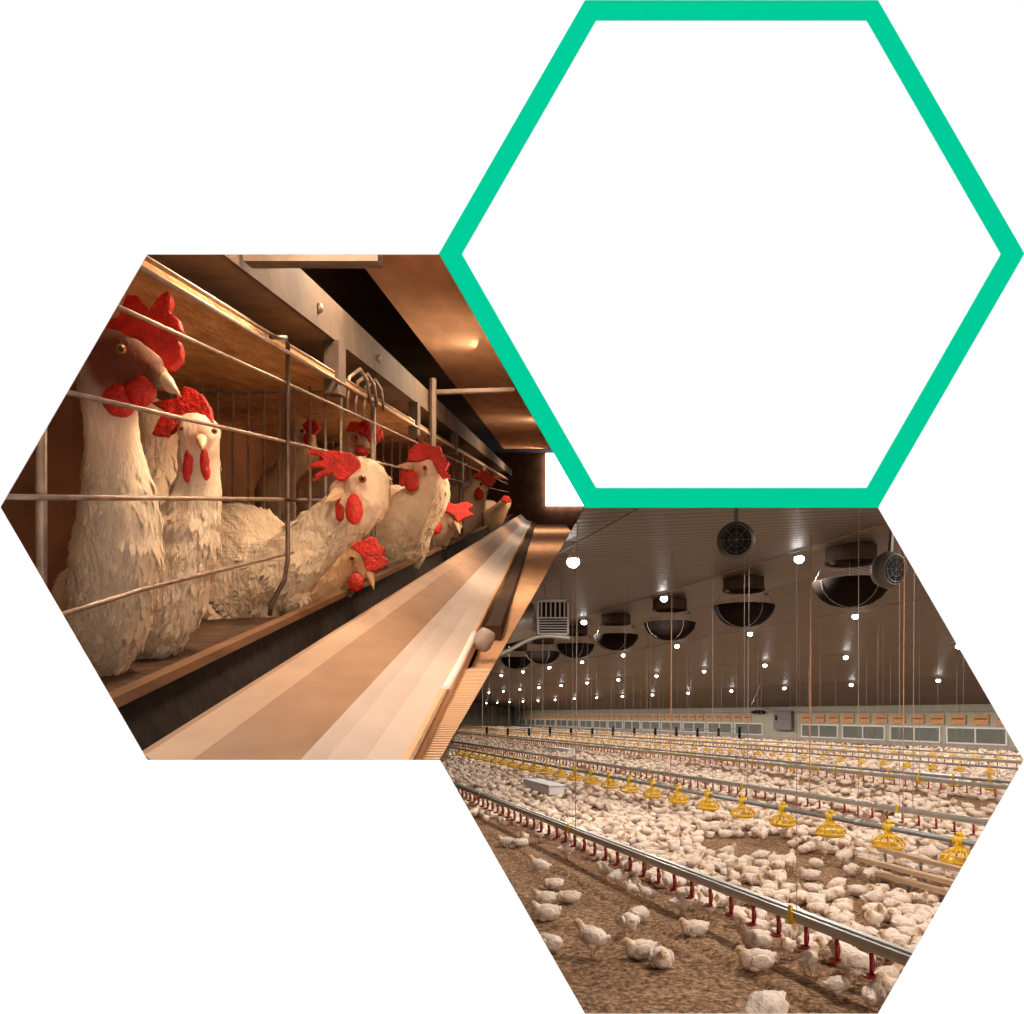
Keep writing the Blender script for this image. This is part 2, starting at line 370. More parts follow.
# ---- low cross fence in the far part of the barn
e = empty('cross_fence', Bp(20, 45, 0), 'low dark post and rail fence crossing the barn behind the flock', 'fence')
for i, b in enumerate(np.linspace(13.5, 29.3, 13)):
    ss = (53.2 - b*-DX)/DY
    g = MB(Bp); g.box((b-.065, ss-.065, 0), (b+.065, ss+.065, .66 if i % 3 else .74)); g.build('fence_post', M['black'], e)
g = MB(Bp)
pA = Bp(13.5, (53.2-13.5*-DX)/DY, .6); pB = Bp(29.3, (53.2-29.3*-DX)/DY, .6)
g.tube([pA, pB], .025, 6); g.tube([pA-Vector((0, 0, .3)), pB-Vector((0, 0, .3))], .012, 6); g.build('rail', M['tube'], e)

# ================================================================== BARN LAMPS
lamp_rows = [('first', 3.8, 10.0, 3), ('second', 8.66, 11.7, 3), ('third', 15.0, 17.8, 4), ('fourth', 19.8, 18.9, 4), ('fifth', 25.1, 24.95, 4)]
lampm = {}
def lamp_proto():
    e = empty('barn_lamp', (0, 0, 0), cat='lamp')
    g = MB(); g.lathe([(.001, .10), (.05, .10), (.07, .07), (.075, .03), (.07, .03), (.001, .03)], seg=14); g.tube([(0, 0, .1), (0, 0, .16)], .012, 6); g.build('lamp_housing', M['reflector'], e, local=True)
    g = MB(); g.ell((0, 0, -.01), (.085, .085, .075), nu=14, nv=8); g.build('bulb', M['bulb'], e, smooth=True, local=True)
    return e
LP0 = lamp_proto(); firstl = True
order = {0: 'nearest the white wall', }
for ri_, (nm, b, s1, back) in enumerate(lamp_rows):
    hgt = [3.64, 4.31, 4.27, 3.68, 2.95][ri_]
    for k in range(-back, 19):
        s = s1 + 5.1*k; p = Bp(b, s, hgt)
        if p.y < 1.0 or side(p) < .15 or s > SE-1: continue
        hgt2 = min(hgt, ceil_z(b)-.14); p.z = hgt2
        vis = p.y > 0
        if firstl: e = LP0; firstl = False
        else:
            e = LP0.copy(); COL.objects.link(e)
            for ch in LP0.children: copyo(ch, e)
        e.location = p
        big = s > s1-.1 and k < 10
        e['label'] = {0: 'glowing white lamp under the ceiling nearest the grille of the box heater', 1: 'glowing white lamp in the row beside the hanging black bowls', 2: 'glowing white lamp in the row just beyond the black bowls', 3: 'glowing white lamp in the middle row over the far flock', 4: 'glowing white lamp in the lowest row near the side wall'}[ri_]
        e['group'] = ['barn lamps above the grille', 'barn lamps beside the bowls', 'barn lamps beyond the bowls', 'barn lamps of the middle row', 'barn lamps of the lowest row'][ri_]
        if s < 95:
            l_ = light('barn_lamp_light', 'SPOT', p - Vector((0, 0, .14)), 325, (1, .90, .79), .1)
            l_.data.spot_size = math.radians(176); l_.data.spot_blend = .3

# rails the lamps hang from
for i, (b, z) in enumerate([(3.8, 3.8), (8.66, 4.42), (15.0, 4.40), (19.8, 3.80)]):
    p0 = next(s for s in np.arange(-10, 60, .5) if Bp(b, s, z).y > .6)
    s1 = SE-.5
    g = MB(); g.tube([Bp(b-.1, p0, min(z, ceil_z(b)-.03)), Bp(b-.1, s1, min(z, ceil_z(b)-.03))], .012, 6)
    o = g.build('lamp_cable', M['cord'], clip=1)
    tag(o, ['thin cable stretched under the ceiling nearest the box heater', 'thin cable running along the lamps beside the black bowls', 'thin cable running along the lamps beyond the black bowls', 'thin cable running along the middle row of lamps'][i], 'cable')

# ================================================================== HANGING BOWLS under chimneys
def bowl_proto():
    e = empty('air_inlet_bowl', (0, 0, 0), cat='ventilation bowl')
    g = MB(); R = .55; prof = [(.001, 0), (.15, .008), (.3, .05), (.42, .13), (.51, .24), (R, .36), (R, .375), (.50, .36), (.41, .26), (.3, .17), (.001, .12)]
    g.lathe(prof, seg=40); g.build('bowl', M['bowlm'], e, smooth=True, local=True)
    g = MB(); g.lathe([(.05, -.02), (.28, .03), (.43, .12), (.52, .23), (.565, .36), (.552, .36), (.51, .24), (.42, .13), (.3, .045), (.05, 0)], seg=40)
    # keep only a strap in front
    o = None
    g = MB(); pts = [Vector((R*1.005*math.cos(a), 0, .37-.375*math.sin(a)**.9)) for a in np.linspace(.001, math.pi-.001, 20)]
    g.tube(pts, .007, 6); pts2 = [Vector((0, p.x, p.z)) for p in pts]; g.tube(pts2, .006, 6); g.build('support_strap', M['metal'], e, local=True)
    g = MB(); g.lathe([(.36, .70), (.38, .66), (.36, .64), (.33, .66), (.32, .88), (.36, .88), (.36, .70)], seg=32); g.build('chimney', M['chim'], e, smooth=True, local=True)
    g = MB()
    for a in range(4):
        A = math.pi/4 + a*math.pi/2; g.tube([(.53*math.cos(A), .53*math.sin(A), .36), (.41*math.cos(A), .41*math.sin(A), .62)], .003, 6)
    for a in (-1, 1): g.ell((a*.43, -.1, .60), (.05, .04, .03), nu=8, nv=6)
    g.build('hanger', M['metal'], e, local=True)
    return e
B0 = bowl_proto()
bl = ['largest black ventilation bowl hanging beside the oval fan', 'second largest black ventilation bowl, hanging below the round fan', 'third largest black ventilation bowl, next after the one below the round fan',
      'black ventilation bowl fourth from the oval fan', 'black ventilation bowl fifth from the oval fan, beside the grille', 'small black ventilation bowl sixth from the oval fan', 'smallest black ventilation bowl, just below the box heater']
for k in range(-1, 7):
    s = (14.08 - 9.6*-DX)/DY + 3.4*k
    p = Bp(9.6, s, 3.48)
    if side(p) < .6: continue
    if k < 0: continue
    e = B0 if k == 0 else B0.copy()
    if k:
        COL.objects.link(e)
        for ch in B0.children: copyo(ch, e)
    e.location = p; e.scale = (1.2,)*3; e.rotation_euler = (0, 0, .4); tag(e, bl[k], 'ventilation bowl', 'black bowls under the ceiling')

# ================================================================== FANS
def fan(name, px, py, Y, R, tilt, label):
    c = LX(px, py, Y); e = empty(name, c, label, 'fan'); e.rotation_euler = tilt
    g = MB(); Rm = Matrix.Rotation(math.pi/2, 3, 'X')
    g.lathe([(R*1.22, .02), (R*1.25, .0), (R*1.0, -.12), (R*.94, -.12), (R*.94, .1), (R*1.0, .1), (R*1.22, .02)], seg=36, R=Rm); g.build('shroud', M['fanm'], e, smooth=True, local=True)
    g = MB()
    for k in range(6):
        A = k*math.pi/3; a = Vector((math.cos(A), 0, math.sin(A))); t_ = Vector((-math.sin(A), 0, math.cos(A)))
        v = [a*.04 - t_*.02 + Vector((0, -.02, 0)), a*.04 + t_*.03 + Vector((0, .02, 0)), a*R*.9 + t_*R*.32 + Vector((0, .04, 0)), a*R*.9 - t_*R*.12 + Vector((0, -.03, 0))]
        g.add(v + [x+Vector((0, .006, 0)) for x in v], [(0, 1, 2, 3), (7, 6, 5, 4), (0, 4, 5, 1), (1, 5, 6, 2), (2, 6, 7, 3), (3, 7, 4, 0)])
    g.build('fan_blades', M['box'], e, local=True)
    g = MB(); g.ell((0, -.03, 0), (R*.2, .06, R*.2)); g.build('motor', M['box'], e, smooth=True, local=True)
    g = MB()
    for q in (.45, .8): g.tube([(R*q*math.cos(a), -.11, R*q*math.sin(a)) for a in np.linspace(0, 2*math.pi, 28)], .0014, 5, cap=False)
    for k in range(4):
        A = k*math.pi/4; g.tube([(R*.95*math.cos(A), -.11, R*.95*math.sin(A)), (-R*.95*math.cos(A), -.11, -R*.95*math.sin(A))], .0014, 5)
    g.build('guard_grille', M['metal'], e, local=True)
    g = MB(); g.box((-.02, -.02, R*1.15), (.02, .02, R*1.15+max(.02, ceil_z(DY*c.x - DX*c.y)-c.z-R*1.15))); g.build('hanger', M['fanm'], e, local=True)
    g = MB(); g.box((-R*.55, -.05, -R*1.2), (R*.55, .12, R*1.2)); 
    g = MB(); g.lathe([(R*.93, .07), (.001, .07), (.001, .1), (R*.93, .1)], seg=30, R=Rm.copy()); g.build('rear_screen', M['black'], e, local=True)
    return e
fan('round_fan', 736, 541, 8.6, .165, (0.1, 0, -.2), 'round grey circulation fan hanging from the ceiling beside the green hexagon')
fan('oval_fan', 889, 570, 9.3, .175, (0.1, 0, .42), 'dark fan seen side-on above the largest black ventilation bowl')

# ================================================================== BOX HEATER WITH GRILLE
c = LX(553, 618, 14)
e = empty('box_heater', c - Vector((0, 0, .33)), 'boxy air heater with a white barred grille hanging under the barn ceiling', 'heater')
S = 14/FX
g = MB(); x0, x1, z0, z1 = c.x-16*S, c.x+16*S, c.z-18*S, c.z+18*S
for (a, b, d, f) in [(x0, x1, z0, z0+2*S), (x0, x1, z1-2*S, z1), (x0, x0+2*S, z0, z1), (x1-2*S, x1, z0, z1)]: g.box((a, 13.95, d), (b, 14.02, f))
g.build('grille_frame', M['frame'], e)
g = MB()
for k in range(1, 7): x = x0+k*(x1-x0)/7; g.box((x-.012, 13.97, c.z+.0), (x+.012, 14.0, z1-.02))
g.build('upper_grille_bars', M['frame'], e)
g = MB()
for k in range(1, 7): z = z0+k*(c.z-z0)/7; g.box((x0+.02, 13.97, z-.008), (x1-.02, 14.0, z+.008))
g.box((x0, 13.96, c.z-.012), (x1, 14.0, c.z+.012)); g.build('lower_louvres', M['frame'], e)
g = MB(); g.box((x0+.03, 14.03, z0+.03), (x1-.03, 14.6, z1-.03)); g.build('heater_body', M['black'], e)
g = MB()
pts = [Vector((x0-.02-.25*i, 14.3, c.z+.02-.05*i)) for i in range(8)]
g.tube(pts, [.30, .31, .33, .34, .35, .35, .35, .35], 20); o = g.build('duct', M['duct'], e, smooth=True)
g = MB(); pts = catmull([LX(570, 638, 13.8), LX(545, 636, 13.8), LX(528, 640, 13.8), LX(505, 652, 13.8), LX(480, 660, 13.8)]); g.tube(pts, .035, 8); o = g.build('hose', M['duct'], e, smooth=True)
g = MB(); g.tube([(c.x-.15, 14.3, z1-.05), (c.x-.15, 14.3, ceil_z(DY*c.x-DX*14.3))], .01, 6); g.tube([(c.x+.15, 14.3, z1-.05), (c.x+.15, 14.3, ceil_z(DY*c.x-DX*14.3))], .01, 6); g.build('hanger', M['metal'], e)

# ================================================================== DRINKER LINES
def cup_mesh():
    g = MB()
    g.tube([(0, 0, 0), (0, 0, -.03)], .013, 8); g.tube([(0, 0, -.03), (.0, 0, -.11)], .011, 8)
    g.tube([(-.012, 0, -.02), (-.022, 0, -.07), (-.008, 0, -.118)], .008, 6)
    g.lathe([(.001, -.132), (.025, -.130), (.038, -.12), (.042, -.112), (.036, -.112), (.022, -.122), (.001, -.124)], c=(.022, 0, 0), seg=16)
    return g.mesh('drinker_cup')
CUP = cup_mesh(); CUP.materials.append(M['redp']); CUP.shade_smooth()
clipg = MB(); clipg.box((-.008, -.028, -.04), (.014, .018, .04)); clipg.box((-.006, -.012, .04), (.010, .010, .075)); CLIP = clipg.mesh('clip'); CLIP.materials.append(M['yel'])
def srange(b, z=.4):
    for s in np.arange(-20, 90, .1):
        if Bp(b, s, z).y > .9: return s
RZ = math.atan2(DY, DX)-math.pi/2
def drinker_line(b, z, sp, off, label, ncup, cords, sfar=SE-3, cord_r=.004):
    s0 = max(srange(b), 0 if b > 4 else -9)
    e = empty('drinker_line', Bp(b, 6, 0), label, 'drinker line')
    g = MB(Bp)
    # ridged aluminium profile over the square water pipe
    g.box((b-.045, s0, z), (b+.045, sfar, z+.022)); g.box((b-.05, s0, z+.022), (b-.03, sfar, z+.036)); g.box((b+.03, s0, z+.022), (b+.05, sfar, z+.036)); g.box((b-.012, s0, z+.022), (b+.012, sfar, z+.044))
    o = g.build('profile', M['alu'], e, clip=1)
    g = MB(Bp); g.box((b-.016, s0, z-.035), (b+.016, sfar, z)); g.build('water_pipe', M['pipe'], e, clip=1)
    # cups: those in view
    k = math.ceil((s0+.3-off)/sp); n = 0; rest = MB()
    vv = [v.co.copy() for v in CUP.vertices]; ff = [tuple(p.vertices) for p in CUP.polygons]
    # simple coarse cup for the far rest
    while off + k*sp < sfar-1:
        s = off + k*sp; p = Bp(b-.02, s, z-.035); k += 1
        if side(p) < .05: continue
        x = CX+FX*p.x/p.y
        if x > 1060: continue
        if n < ncup:
            c = bpy.data.objects.new('drinker_cup', CUP); COL.objects.link(c); c.parent = e; c.location = p - e.location; c.rotation_euler = (0, 0, RZ+math.pi+.25); n += 1
        else:
            rest.box((p.x-.012, p.y-.012, p.z-.13), (p.x+.012, p.y+.012, p.z)); rest.box((p.x-.035, p.y-.035, p.z-.13), (p.x+.035, p.y+.035, p.z-.115))
    if rest.v: tag(rest.build('distant_drinker_cup', M['redp'], e), kind='stuff')
    for s in cords:
        if side(Bp(b, s, z)) < .1: continue
        c = bpy.data.objects.new('clip', CLIP); COL.objects.link(c); c.parent = e; c.location = Bp(b-.05, s, z) - e.location; c.rotation_euler = (0, 0, RZ)
        g = MB(); g.tube([Bp(b, s, z+.04), Bp(b, s, ceil_z(b)-.01)], cord_r, 5); g.build('suspension_cord', M['cord'], e)
    return e
drinker_line(3.09, .335, .283, 2.10, 'nearest grey drinker line with red cups crossing in front of the flock', 95, [4.2+3.95*k for k in range(-1, 9)], cord_r=.002)
drinker_line(7.84, .33, .283, 2.15, 'second drinker line, directly behind the nearest row of yellow feeders', 100, [8.45+3.7*k for k in range(-2, 13)])
drinker_line(11.9, .33, .30, 2.15, 'third drinker line, far behind the yellow feeders across the brown clearing', 100, [9.3+3*k for k in range(0, 18)])
drinker_line(18.4, .33, .30, 2.15, 'farthest thin drinker line before the side wall windows', 60, [12.3+3*k for k in range(0, 18)])

# ================================================================== FEEDER LINES
def feeder_meshes():
    g = MB()   # hopper cone (upper)
    g.lathe([(.001, .02), (.032, .02), (.038, -.01), (.042, -.05), (.045, -.075), (.06, -.09), (.001, -.09)], seg=14); g.box((-.035, -.05, -.03), (.035, .05, .045)); g.box((-.02, -.02, .045), (.02, .02, .085))
    hopper = g.mesh('hopper')
    g = MB()
    for k in range(14):
        A = 2*math.pi*k/14; c, s = math.cos(A), math.sin(A)
        g.tube([(.05*c, .05*s, -.075), (.10*c, .10*s, -.09), (.145*c, .145*s, -.125), (.158*c, .158*s, -.165)], .008, 5)
    for r, z in ((.06, -.078), (.145, -.125)): g.tube([(r*math.cos(a), r*math.sin(a), z) for a in np.linspace(0, 2*math.pi, 25)], .008, 5, cap=False)
    grill = g.mesh('feeder_grill')
    g = MB(); g.lathe([(.001, -.20), (.10, -.20), (.14, -.19), (.165, -.165), (.17, -.165), (.148, -.2), (.11, -.215), (.001, -.215)], seg=24); pan = g.mesh('feeder_pan')
    for m_ in (hopper, grill, pan): m_.materials.append(M['yel']); m_.shade_smooth()
    return hopper, grill, pan
HOP, GRL, PAN = feeder_meshes()
def feeder_line(b, z, off, label, n_, cords, sp=.89):
    s0 = srange(b); e = empty('feeder_line', Bp(b, 8, 0), label, 'feeder line')
    g = MB(Bp); g.tube([Bp(b, s0, z), Bp(b, SE-3, z)], .028, 10); g.build('feed_tube', M['tube'], e, smooth=True, clip=1)
    n = 0; k = math.ceil((s0+.3-off)/sp)
    while off + k*sp < SE-4 and n < n_:
        s = off + k*sp; k += 1; p = Bp(b, s, z)
        if side(p) < .25 or CX+FX*p.x/p.y > 1050: continue
        h = bpy.data.objects.new('feeder_hopper', HOP); COL.objects.link(h); h.parent = e; h.location = p - e.location; n += 1; h.rotation_euler = (0, 0, RZ); h.scale = (1, 1, 1) if b < 8 else (.7, .7, .85)
        for nm, me_ in (('feeder_grill', GRL), ('feeder_pan', PAN)):
            c = bpy.data.objects.new(nm, me_); COL.objects.link(c); c.parent = h
    for i, s in enumerate(cords):
        if side(Bp(b, s, z)) < .1: continue
        g = MB(); g.tube([Bp(b, s, z+.02), Bp(b, s, ceil_z(b)-.01)], .003, 5); g.build('suspension_cord', M['cord'], e)
        g = MB(); g.tube([Bp(b, s-.04, z), Bp(b, s+.04, z)], .036, 10); g.build('tube_joint', M['tube'], e)
feeder_line(5.9, .44, 5.62, 'nearest feeder line of yellow pan feeders hanging from a grey tube', 100, [6.95+3*k for k in range(-1, 14)])
feeder_line(12.9, .33, 7.1, 'second feeder line with small yellow feeders behind the brown clearing', 100, [8.4+3*k for k in range(0, 16)])
feeder_line(16.3, .33, 7.5, 'third feeder line with tiny yellow feeders beyond the far drinker lines', 100, [9.4+3*k for k in range(0, 16)])
feeder_line(21.3, .33, 7.2, 'farthest feeder line, a dotted yellow row below the side wall windows', 100, [11.4+3*k for k in range(0, 16)])

# orange and pale ropes down from the roof
for (px, Y, m_, r, lab) in [(811, 12.35, 'orcord', .010, 'thick orange rope hanging beside the largest black ventilation bowl'), (672, 12.5, 'orcord', .0065, 'orange rope hanging between the grille and the round fan'),
                            (905, 7.95, 'orcord', .0042, 'orange brown rope hanging just past the oval fan'), (577.5, 8.6, 'cord', .005, 'pale rope hanging beside the barred grille of the heater'),
                            (749, 13.96, 'cord', .006, 'pale rope hanging down across the second largest black bowl'), (914.5, 10.37, 'cord', .005, 'pale rope nearest the white wall at the side of the oval fan'), (532, 19.2, 'cord', .008, 'pale rope hanging in front of the smallest black bowl')]:
    p = LX(px, 600, Y); b = DY*p.x - DX*p.y; ze = .46 if abs(b-5.9) < .5 else .38
    g = MB(); g.tube([Vector((p.x, p.y, ceil_z(b)-.005)), Vector((p.x-.02, p.y, ze+.3)), Vector((p.x-.02, p.y, ze))], r, 6)
    tag(g.build('hanging_rope', M[m_]), lab, 'rope')
o_ = MB(Bp); o_.tube([Bp(22.5, 33.5, 3.0), Bp(27, 41, 2.2), Bp(WB-.1, 43.5, 1.9)], .03, 6)
tag(o_.build('slanting_cable', M['cord']), 'thin cable slanting from the ceiling down to the side wall cabinet', 'cable')

# ================================================================== PLANKS AND FOAM BOXES
pa, pb = LX(858, 852, 6.35), LX(985, 880, 5.2)
def floorpt(px, py, z=0):
    Y = (1.6-z)*FX/(py-CY); return Vector(((px-CX)/FX*Y, Y, z))
e = empty('wooden_perch', floorpt(905, 890), 'pale wooden plank perch on grey feet among the flock below the feeders', 'perch')
P0 = [(floorpt(880, 849, .24), floorpt(990, 877, .24)), (floorpt(858, 858, .20), floorpt(985, 891, .20)), (floorpt(862, 869, .12), floorpt(982, 902, .12))]
for a, b in P0:
    d = (b-a).normalized(); nn = Vector((-d.y, d.x, 0)); g = MB()
    V = []
    for q in (a, b):
        for u, v in ((-.035, -.02), (.035, -.02), (.035, .02), (-.035, .02)): V.append(q + nn*u + Vector((0, 0, v)))
    g.add(V, [(3, 2, 1, 0), (4, 5, 6, 7), (0, 1, 5, 4), (1, 2, 6, 5), (2, 3, 7, 6), (3, 0, 4, 7)]); g.build('plank', M['plank'], e)
for f in (.06, .42, .9):
    A = P0[0][0].lerp(P0[0][1], f); B = P0[2][0].lerp(P0[2][1], f); mid = (A+B)/2
    g = MB(); g.tube([Vector((A.x, A.y, .0)), Vector((A.x, A.y, .22))], .012, 6); g.tube([Vector((A.x, A.y, .21)), Vector((B.x, B.y, .1))], .012, 6); g.tube([Vector((B.x, B.y, .1)), Vector((B.x+.03, B.y-.05, 0))], .012, 6); g.build('foot', M['metal'], e)
def foam(px, py, wpx, hm, lab, dz=.0):
    p = floorpt(px, py); wd = wpx*p.y/FX
    e = empty('foam_crate', p, lab, 'crate')
    d1 = Vector((DX, DY, 0)); d2 = Vector((DY, -DX, 0))
    def F(x, y, z): return p + d1*y + d2*x + Vector((0, 0, z))
    g = MB(F); g.box((-.12, -wd*.5, 0), (.2, wd*.5, hm*.85)); g.build('crate_body', M['foam'], e, bevel=.01)
    g = MB(F); g.box((-.14, -wd*.52, hm*.85), (.22, wd*.45, hm)); g.build('crate_lid', M['foam'], e, bevel=.01)
    return p
FOAM = [foam(541, 791, 84, .2, 'white foam crate standing among the flock beyond the nearest drinker line'),
        foam(930, 780, 60, .16, 'white foam crate far back beside the second feeder line'), foam(560, 753, 60, .22, 'white foam crate in the distant flock before the low fence')]

# ================================================================== CHICKS
def fluff(me, amp, sc, seed=0):
    co = coords(me); nrm = np.empty_like(co).ravel(); me.vertices.foreach_get('normal', nrm); nrm = nrm.reshape(-1, 3)
    for i in range(len(co)):
        p = Vector((float(co[i][0]), float(co[i][1]), float(co[i][2])+seed)); d = noise.noise(p*sc)*amp + noise.noise(p*sc*2.7)*amp*.5
        co[i] += nrm[i]*d
    me.vertices.foreach_set('co', co.ravel()); me.update()
def chick_proto(kind):
    g = MB(); legs = []; 
    if kind == 'lying':
        g.ell((-.005, 0, .06), (.088, .070, .062)); g.ell((-.055, 0, .066), (.052, .055, .050)); g.ell((.045, 0, .062), (.055, .058, .055)); g.ell((-.098, .006, .088), (.022, .024, .016), Matrix.Rotation(.7, 3, 'Y'))
        g.tube([(.05, 0, .075), (.075, 0, .10), (.085, 0, .112)], [.042, .032, .026], 10); head = Vector((.092, 0, .120)); hd = Vector((1, 0, -.3))
        for s in (-1, 1): g.ell((-.015, s*.060, .068), (.060, .020, .038), Matrix.Rotation(s*.15, 3, 'Z')); g.ell((.02, s*.045, .03), (.03, .025, .028))
    elif kind == 'tucked':
        g.ell((-.005, 0, .058), (.086, .072, .060)); g.ell((-.052, .004, .066), (.055, .058, .052)); g.ell((.045, 0, .058), (.056, .060, .052)); g.ell((-.095, -.006, .084), (.022, .026, .016), Matrix.Rotation(.6, 3, 'Y'))
        g.tube([(.05, 0, .07), (.075, .012, .082), (.078, .035, .082)], [.042, .032, .024], 10); head = Vector((.074, .048, .082)); hd = Vector((.35, 1, -.45))
        for s in (-1, 1): g.ell((-.015, s*.062, .064), (.060, .020, .036), Matrix.Rotation(s*.15, 3, 'Z'))
    elif kind == 'standing':
        g.ell((0, 0, .128), (.080, .060, .062), Matrix.Rotation(-.35, 3, 'Y')); g.ell((-.055, 0, .118), (.044, .046, .044)); g.ell((.042, 0, .14), (.045, .050, .054)); g.ell((-.096, 0, .132), (.024, .022, .013), Matrix.Rotation(.3, 3, 'Y'))
        g.tube([(.04, 0, .15), (.072, 0, .182), (.084, 0, .203)], [.042, .028, .023], 10); head = Vector((.092, 0, .210)); hd = Vector((1, 0, -.2))
        for s in (-1, 1):
            g.ell((-.018, s*.053, .135), (.058, .016, .038), Matrix.Rotation(-.15, 3, 'Y')); g.ell((-.005, s*.03, .085), (.030, .024, .036)); legs.append(((-.005, s*.03, .075), (-.012, s*.032, .045), (.0, s*.032, .006)))
    elif kind == 'pecking':
        g.ell((0, 0, .126), (.082, .062, .060), Matrix.Rotation(.15, 3, 'Y')); g.ell((-.055, 0, .135), (.046, .048, .046)); g.ell((.05, 0, .115), (.045, .048, .048)); g.ell((-.098, 0, .152), (.024, .022, .013), Matrix.Rotation(.5, 3, 'Y'))
        g.tube([(.05, 0, .12), (.09, 0, .115), (.113, 0, .092)], [.042, .030, .024], 10); head = Vector((.122, 0, .080)); hd = Vector((.5, 0, -1))
        for s in (-1, 1):
            g.ell((-.018, s*.055, .13), (.058, .016, .038), Matrix.Rotation(.1, 3, 'Y')); g.ell((-.005, s*.03, .085), (.030, .024, .036)); legs.append(((-.005, s*.03, .075), (-.012, s*.032, .045), (.0, s*.032, .006)))
    g.ell(head, (.026, .021, .023)); hd.normalize()
    me = remesh(g, .0046, 2)
    co = coords(me); co[:, 2] = np.maximum(co[:, 2], .002); me.vertices.foreach_set('co', co.ravel())
    fluff(me, .0042, 34, len(kind)); fluff(me, .0022, 120, len(kind)+3)
    def colour(me):
        co = coords(me); d = np.linalg.norm(co - np.array(head), axis=1); f = np.clip(1-(d-.02)/.07, 0, 1)[:, None]
        nz_ = np.array([noise.noise(Vector(map(float, c))*16) for c in co])[:, None]
        base = np.array([.86, .72, .62]) + nz_*.08; y = np.array([.76, .52, .32])
        c = base*(1-f*.75) + y*f*.75
        return np.hstack([np.clip(c, 0, 1), np.ones((len(co), 1))])
    setcol(me, colour(me))
    lods = []
    for vox, dec in ((.011, .42), (.02, .45)):
        m2 = remesh(g, vox, 1, dec); m2.calc_loop_triangles()
        tr = np.empty(len(m2.loop_triangles)*3, np.int32); m2.loop_triangles.foreach_get('vertices', tr)
        lods.append((coords(m2).copy(), tr.reshape(-1, 3), colour(m2)))
    me.materials.append(M['chick']); me.shade_smooth()
    # beak, eyes, legs
    g = MB(); g.tube([head+hd*.018, head+hd*.030, head+hd*.040-Vector((0, 0, .004))], [.009, .006, .001], 8); bk = g.mesh('beak'); bk.materials.append(M['beak']); bk.shade_smooth()
    sidev = hd.cross(Vector((0, 0, 1))).normalized(); ey = []
    for s in (-1, 1):
        g = MB(); g.ell(head+hd*.008+sidev*s*.0195+Vector((0, 0, .004)), (.004,)*3, nu=8, nv=6); q = g.mesh('eye'); q.materials.append(M['pupil']); ey.append(q)
    lm = []
    for L in legs:
        g = MB(); g.tube(L, [.009, .006, .0055], 8)
        f = Vector(L[2])
        for a in (-.5, 0, .5): g.tube([f, f+Vector((.018*math.cos(a), .018*math.sin(a), .0)), f+Vector((.032*math.cos(a), .032*math.sin(a), -.002))], [.0055, .0045, .002], 6)
        g.tube([f, f+Vector((-.014, 0, -.001))], [.005, .002], 6)
        l = g.mesh('leg'); l.materials.append(M['leg']); l.shade_smooth(); lm.append(l)
    return dict(body=me, beak=bk, eyes=ey, legs=lm, lods=lods)
KINDS = {k: chick_proto(k) for k in ('lying', 'tucked', 'standing', 'pecking')}
def place_chick(kind, p, rz, sc, label, group, parts=True):
    K = KINDS[kind]
    o = bpy.data.objects.new('broiler_chick', K['body']); COL.objects.link(o); o.location = p; o.rotation_euler = (0, 0, rz); o.scale = (sc*1.0,)*3
    tag(o, label, 'chick', group)
    if parts:
        for nm, me_ in [('beak', K['beak'])] + [('eye', q) for q in K['eyes']] + [('leg', l) for l in K['legs']]:
            c = bpy.data.objects.new(nm, me_); COL.objects.link(c); c.parent = o
    return o
placed = []   # (x,y,r)
